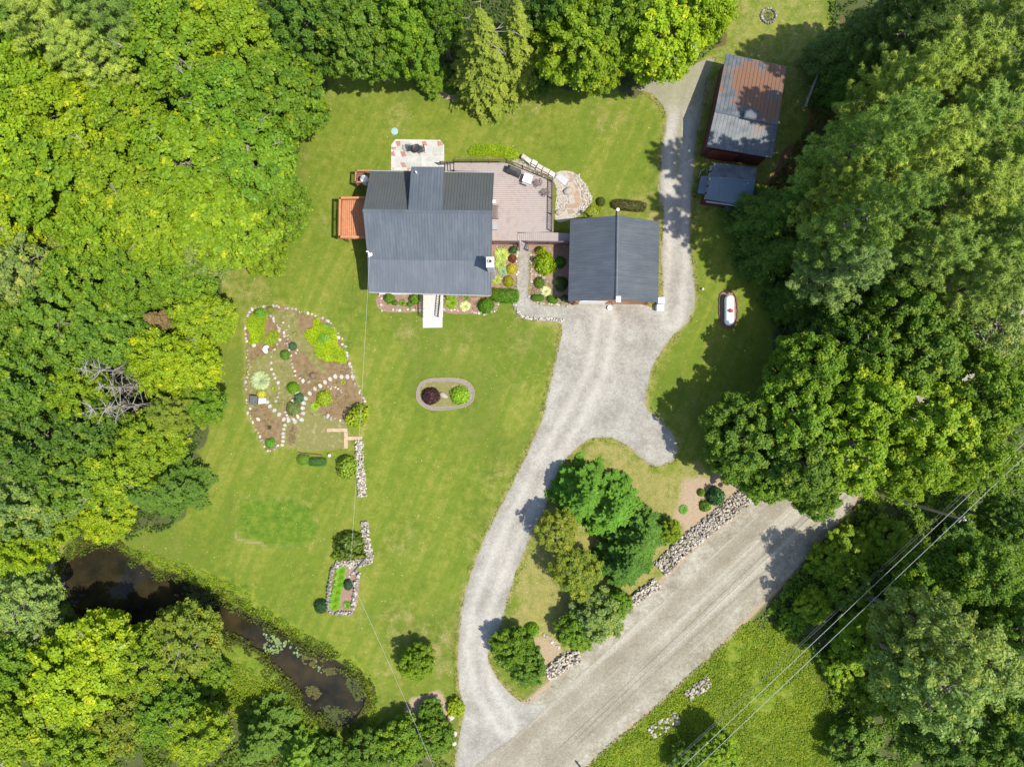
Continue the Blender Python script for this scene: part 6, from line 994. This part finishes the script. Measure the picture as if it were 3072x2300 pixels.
p_('perennial', Z4, 265, 215, 50, .7, (.12, .26, .03), 'green shrub above the left lime mat', 'loose', ry=42, cat='plant'); p_('perennial', Z4, 355, 190, 32, .5, (.16, .22, .03), 'small shrub at the top of the garden bed', cat='plant'); p_('perennial', Z4, 790, 430, 60, .55, (.12, .26, .03), 'green plant amid the large lime mat', 'loose', cat='plant'); p_('perennial', Z4, 835, 340, 36, .5, (.12, .24, .08), 'bluish green plant at the top of the large lime mat', 'hosta', cat='plant'); p_('perennial', Z4, 905, 540, 36, .3, (.24, .20, .07), 'olive brown tuft in the large lime mat', 'fount', cat='plant')
p_('boxwood', Z4, 476, 562, 42, .7, (.10, .20, .03), 'clipped bush beside the white stones in the garden', group=None); p_('boxwood', Z4, 541, 835, 52, .8, (.13, .25, .015), 'larger clipped ball in the middle of the garden'); p_('ornamental_grass', Z4, 262, 775, 90, 1.0, (.34, .40, .26), 'fountain of pale striped grass at the left of the garden', 'fount', cat='plant'); p_('perennial', Z4, 280, 888, 36, .5, (.46, .44, .06), 'pale yellow plant touching the dark garden box', 'coarse', cat='plant'); p_('perennial', Z4, 540, 492, 36, .5, (.06, .13, .07), 'dark blue green bush beside the white stones', cat='plant'); p_('perennial', Z4, 592, 918, 42, .55, (.06, .12, .07), 'dark blue green bush under the larger clipped ball', 'loose', cat='plant'); p_('perennial', Z4, 545, 1010, 60, .6, (.12, .16, .05), 'olive bush enclosed by the stepping slabs', 'loose', cat='plant')
p_('spirea', Z4, 800, 925, 65, .65, (.22, .30, .012), 'bright green gold bush below the curved slab path', 'coarse'); p_('spirea', Z4, 725, 990, 42, .5, (.20, .30, .02), 'smaller lime bush left of the green gold bush', 'hosta'); p_('forsythia', Z4, 1075, 1080, 72, 1.7, (.20, .27, .015), 'tall yellow green bush at the right edge of the garden', 'loose', ry=105, rz=-.35); p_('perennial', Z4, 355, 1297, 42, .5, (.10, .24, .03), 'green plant at the bottom tip of the garden bed', 'loose', cat='plant'); p_('perennial', Z4, 960, 790, 22, .3, YG, 'small lime plant under the curved slab path', 'hosta', cat='plant'); p_('perennial', Z4, 390, 845, 24, .3, YG, 'small yellow plant between striped grass and clipped ball', 'hosta', cat='plant'); p_('perennial', Z4, 350, 1165, 20, .25, (.05, .06, .04), 'small dark sprig on the lower mulch', 'fount', cat='plant')
p_('hedge', Z4, 630, 1435, 48, .6, (.14, .25, .03), 'light green half of the low hedge bed below the garden', 'hedge', ry=44); p_('hedge', Z4, 745, 1450, 72, .5, (.06, .15, .035), 'dark green half of the low hedge bed below the garden', 'hedge', ry=36); p_('lilac_bush', Z4, 985, 1500, 82, 2.0, (.20, .29, .03), 'tall lime bush beside the straight stone wall', 'coarse', ry=98)
p_('yew', Z5, 1500, 800, 132, 1.9, (.10, .15, .02), 'broad round bush at the stone wall under the service wire', 'coarse', ry=118); p_('yew', Z5, 1440, 880, 80, .8, (.14, .22, .02), 'low skirt of bright foliage below the broad round bush', 'loose', ry=40)
fp = PL(Z5, [(1395,965),(1480,965),(1485,1060),(1450,1180),(1430,1310),(1335,1310),(1350,1200),(1385,1080)]); sheet('fern_bed_soil', jitter_poly(PL(Z5, [(1390,955),(1580,990),(1555,1330),(1330,1330),(1345,1150)]), .4, .02, 55), .0095, MULCH)
for i, (x, y) in enumerate([(1435, 1000), (1425, 1060), (1415, 1120), (1400, 1180), (1385, 1240), (1380, 1290)]): p_('fern', Z5, x, y, 54, .6, (.14, .29, .015), 'bright green fern in the row between stone edges', 'fount', 'ferns of the walled bed', cat='fern')
p_('boxwood', Z5, 1268, 1303, 58, 1.0, (.035, .085, .035), 'dark blue green clipped bush left of the fern bed'); p_('boxwood', Z5, 1497, 1120, 36, .8, (.05, .10, .06), 'dark blue bush inside the fern bed', ry=48); p_('perennial', Z5, 1490, 1285, 40, .4, GRN, 'green plant at the bottom of the fern bed', 'hosta', cat='plant')
p_('barberry', I8, 700, 680, 265, 1.0, PURP, 'purple leaved round bush in the lawn island', 'coarse'); p_('boxwood', I8, 1610, 670, 285, 1.0, (.20, .34, .02), 'bright green round bush in the lawn island', 'coarse')
p_('boxwood', Z7, 655, 1308, 48, .9, (.13, .26, .015), 'round bright bush by the pinkish stones on the island', 'round'); p_('spruce_shrub', Z7, 1878, 420, 58, 1.6, (.05, .13, .05), 'small blue green spruce by the upper rubble wall', 'loose'); p_('boxwood', Z7, 1805, 485, 38, .8, (.12, .22, .03), 'bush below the blue green spruce', 'loose'); p_('boxwood', Z7, 1780, 395, 26, .6, (.16, .24, .02), 'bush left of the blue green spruce', 'round'); p_('fern', Z7, 1660, 505, 36, .4, (.10, .24, .02), 'small fern on the bare soil above the rubble wall', 'fount', cat='fern')
# ------------------------------------------------------------ uncountable ground cover
def scatter(name, polys, dens, ls, hgt, color, seed, clump=.9, thr=.45, excl=(), z0=0.0, bounds=None, mat=None, zn=.7, asp=.6):
    rng = np.random.default_rng(seed); PP = []
    for poly in polys:
        A = np.array([p[:2] for p in poly]); lo = np.maximum(A.min(0), (-56, -43)); hi = np.minimum(A.max(0), (56, 43)); n0 = int(dens * (hi - lo).prod()); q = rng.uniform(lo, hi, (n0, 2)); f = vnoise(q[:, 0] + 200, q[:, 1] + 200, clump, seed); f2 = vnoise(q[:, 0] + 200, q[:, 1] + 200, clump * 4, seed + 1)
        ok = (sd_poly(q[:, 0], q[:, 1], poly) < 0) & (f * .6 + f2 * .4 + rng.normal(0, .06, n0) > thr)
        for e in excl: ok &= sd_poly(q[:, 0], q[:, 1], e) > 0
        q = q[ok]; PP.append(np.c_[q, z0 + hgt * (.25 + 1.1 * np.clip(f[ok] - .35, 0, 1)) * rng.random(len(q)) ** .5 + .02])
    p = np.vstack(PP); n = len(p); s = ls * rng.uniform(.55, 1.4, n); V, Fq = leaf_geo(p, rng.normal(0, .5, (n, 3)) + (0, 0, zn), s, s * asp, rng)
    o = link(np_mesh(name, V, Fq, mat or LEAF, tint=.4 + rng.normal(0, .2, n) + .5 * (vnoise(p[:, 0] + 90, p[:, 1] + 90, 2.2, seed + 3) - .5)), name, color=color); o['kind'] = 'stuff'; return o
PS = [p[:2] for p in POND]
scatter('undergrowth', [WEST, NORTH, EAST], 42, .15, .8, (.09, .16, .026), 801, thr=.33)
scatter('roadside_brush', [SEAST], 75, .15, 1.0, (.19, .31, .03), 802, thr=.40); scatter('roadside_brush', [SWEST], 60, .14, .9, (.19, .28, .025), 803, thr=.40, excl=(PS,))
scatter('meadow_weeds', [MEADOW], 150, .075, .3, (.27, .36, .022), 804, 1.2, .33, excl=(SHOULDER,)); scatter('pond_bank_grass', [BANK], 120, .075, .3, (.25, .36, .022), 805, .7, .43, excl=(PS,))
RIM = jitter_poly(POND, 1.0, .15, 31); RIM = [tuple(p) for p in resample([(x, y) for x, y in RIM], 1.0)]
def offset(poly, d): 
    q = resample(poly, 1.0); n = len(q); A = np.array(q); t = np.roll(A, -1, 0) - np.roll(A, 1, 0); t = norm(np.c_[t, np.zeros(n)])[:, :2]; s = np.sign(np.sum(A[:, 0] * np.roll(A[:, 1], -1) - np.roll(A[:, 0], -1) * A[:, 1])); return [tuple(x) for x in A + np.c_[t[:, 1], -t[:, 0]] * d * s]
scatter('pond_edge_sedge', [offset(PS, .6)], 240, .10, .4, (.13, .15, .03), 806, .7, .40, excl=(offset(PS, -.35),), z0=-.15); scatter('pond_edge_sedge', [PL(Z6, [(900,430),(1000,400),(1250,540),(1400,620),(1560,720),(1750,800),(1780,850),(1650,800),(1450,720),(1330,640),(1230,600),(1150,520),(1060,480)])], 150, .10, .3, (.105, .105, .035), 807, .6, .42, z0=-.2)
scatter('pond_weed', [PL(Z6, [(1610,830),(1700,860),(1790,850),(1790,900),(1700,910),(1620,890)]), PL(Z6, [(1630,1030),(1700,1020),(1740,1070),(1700,1110),(1650,1080)]), PL(Z6, [(1740,920),(1820,910),(1830,950),(1770,960)])], 200, .08, .03, (.18, .16, .06), 808, .35, .46, z0=-.215, zn=6, asp=.9)
rL = np.random.default_rng(809); ly = PL(Z6, [(1385,710),(1450,700),(1500,760),(1530,750),(1520,790),(1450,835),(1400,820),(1375,780),(1410,750)]); ly2 = PL(Z6, [(1520,740),(1600,760),(1590,830),(1700,870),(1810,930),(1740,960),(1640,880),(1540,810)]); A = np.array([p[:2] for p in ly + ly2]); VV, FF, TT = [], [], []
for k in range(900):
    c = rL.uniform(A.min(0), A.max(0)); d1 = sd_poly(c[:1], c[1:], ly)[0]; d2 = sd_poly(c[:1], c[1:], ly2)[0]
    if d1 > 0 and (d2 > 0 or rL.random() > .3): continue
    r = rL.uniform(.07, .16); a = np.arange(8) * .785 + rL.uniform(0, 6); z = -.212 + rL.uniform(0, .012); VV.append(np.c_[c[0] + r * np.cos(a) * np.where(np.arange(8) == 0, .3, 1), c[1] + r * np.sin(a) * np.where(np.arange(8) == 0, .3, 1), np.full(8, z)]); FF.append(np.arange(8) + 8 * len(FF)); TT.append(rL.normal(.5, .25))
o = link(np_mesh('water_lilies', np.vstack(VV), np.array(FF), BLADE, tint=np.array(TT)), 'water_lilies', color=(.20, .28, .13)); o['kind'] = 'stuff'
scatter('lawn_edge_grass', [offset([p[:2] for p in DRIVE], .45)], 90, .06, .05, (.22, .23, .05), 810, .5, .50, excl=(offset([p[:2] for p in DRIVE], -.1), SHOULDER))
scatter('strip_grass', [STRIP], 120, .08, .35, (.24, .33, .022), 811, 1.0, .36, excl=(PS,))
scatter('pond_edge_sedge', [offset(PS, .9)], 90, .10, .5, (.15, .20, .025), 812, .9, .50, excl=(offset(PS, -.9),), z0=-.1)
scatter('bed_weeds', [[p[:2] for p in GARD]], 60, .05, .12, (.16, .19, .03), 813, .5, .57); scatter('bed_weeds', [PL(Z1, [(392,1378),(740,1378),(735,1515),(400,1515)]), PL(Z1, [(908,1380),(1330,1385),(1360,1430),(1240,1535),(920,1520)]), PL(Z1, [(1330,985),(1525,985),(1525,1340),(1330,1340)]), PL(Z1, [(1640,990),(1940,990),(1940,1440),(1640,1440)])], 90, .05, .2, (.14, .24, .03), 814, .45, .55)
scatter('wall_weeds', [PL(Z7, [(1570,810),(1660,715),(1790,600),(1930,490),(2080,390),(2140,400),(2000,500),(1850,620),(1700,740),(1620,830)])], 40, .08, .75, (.13, .21, .02), 815, .7, .56)
scatter('pond_weed', [PL(Z6, [(900,420),(1080,470),(1130,540),(1050,560),(920,480)]), PL(Z6, [(1700,1130),(1850,1150),(1950,1180),(1850,1270),(1750,1240)]), PL(Z6, [(1850,930),(1990,1010),(2020,1090),(1960,1140),(1880,1010)])], 150, .07, .03, (.12, .15, .05), 816, .4, .50, z0=-.215, zn=6, asp=.9)
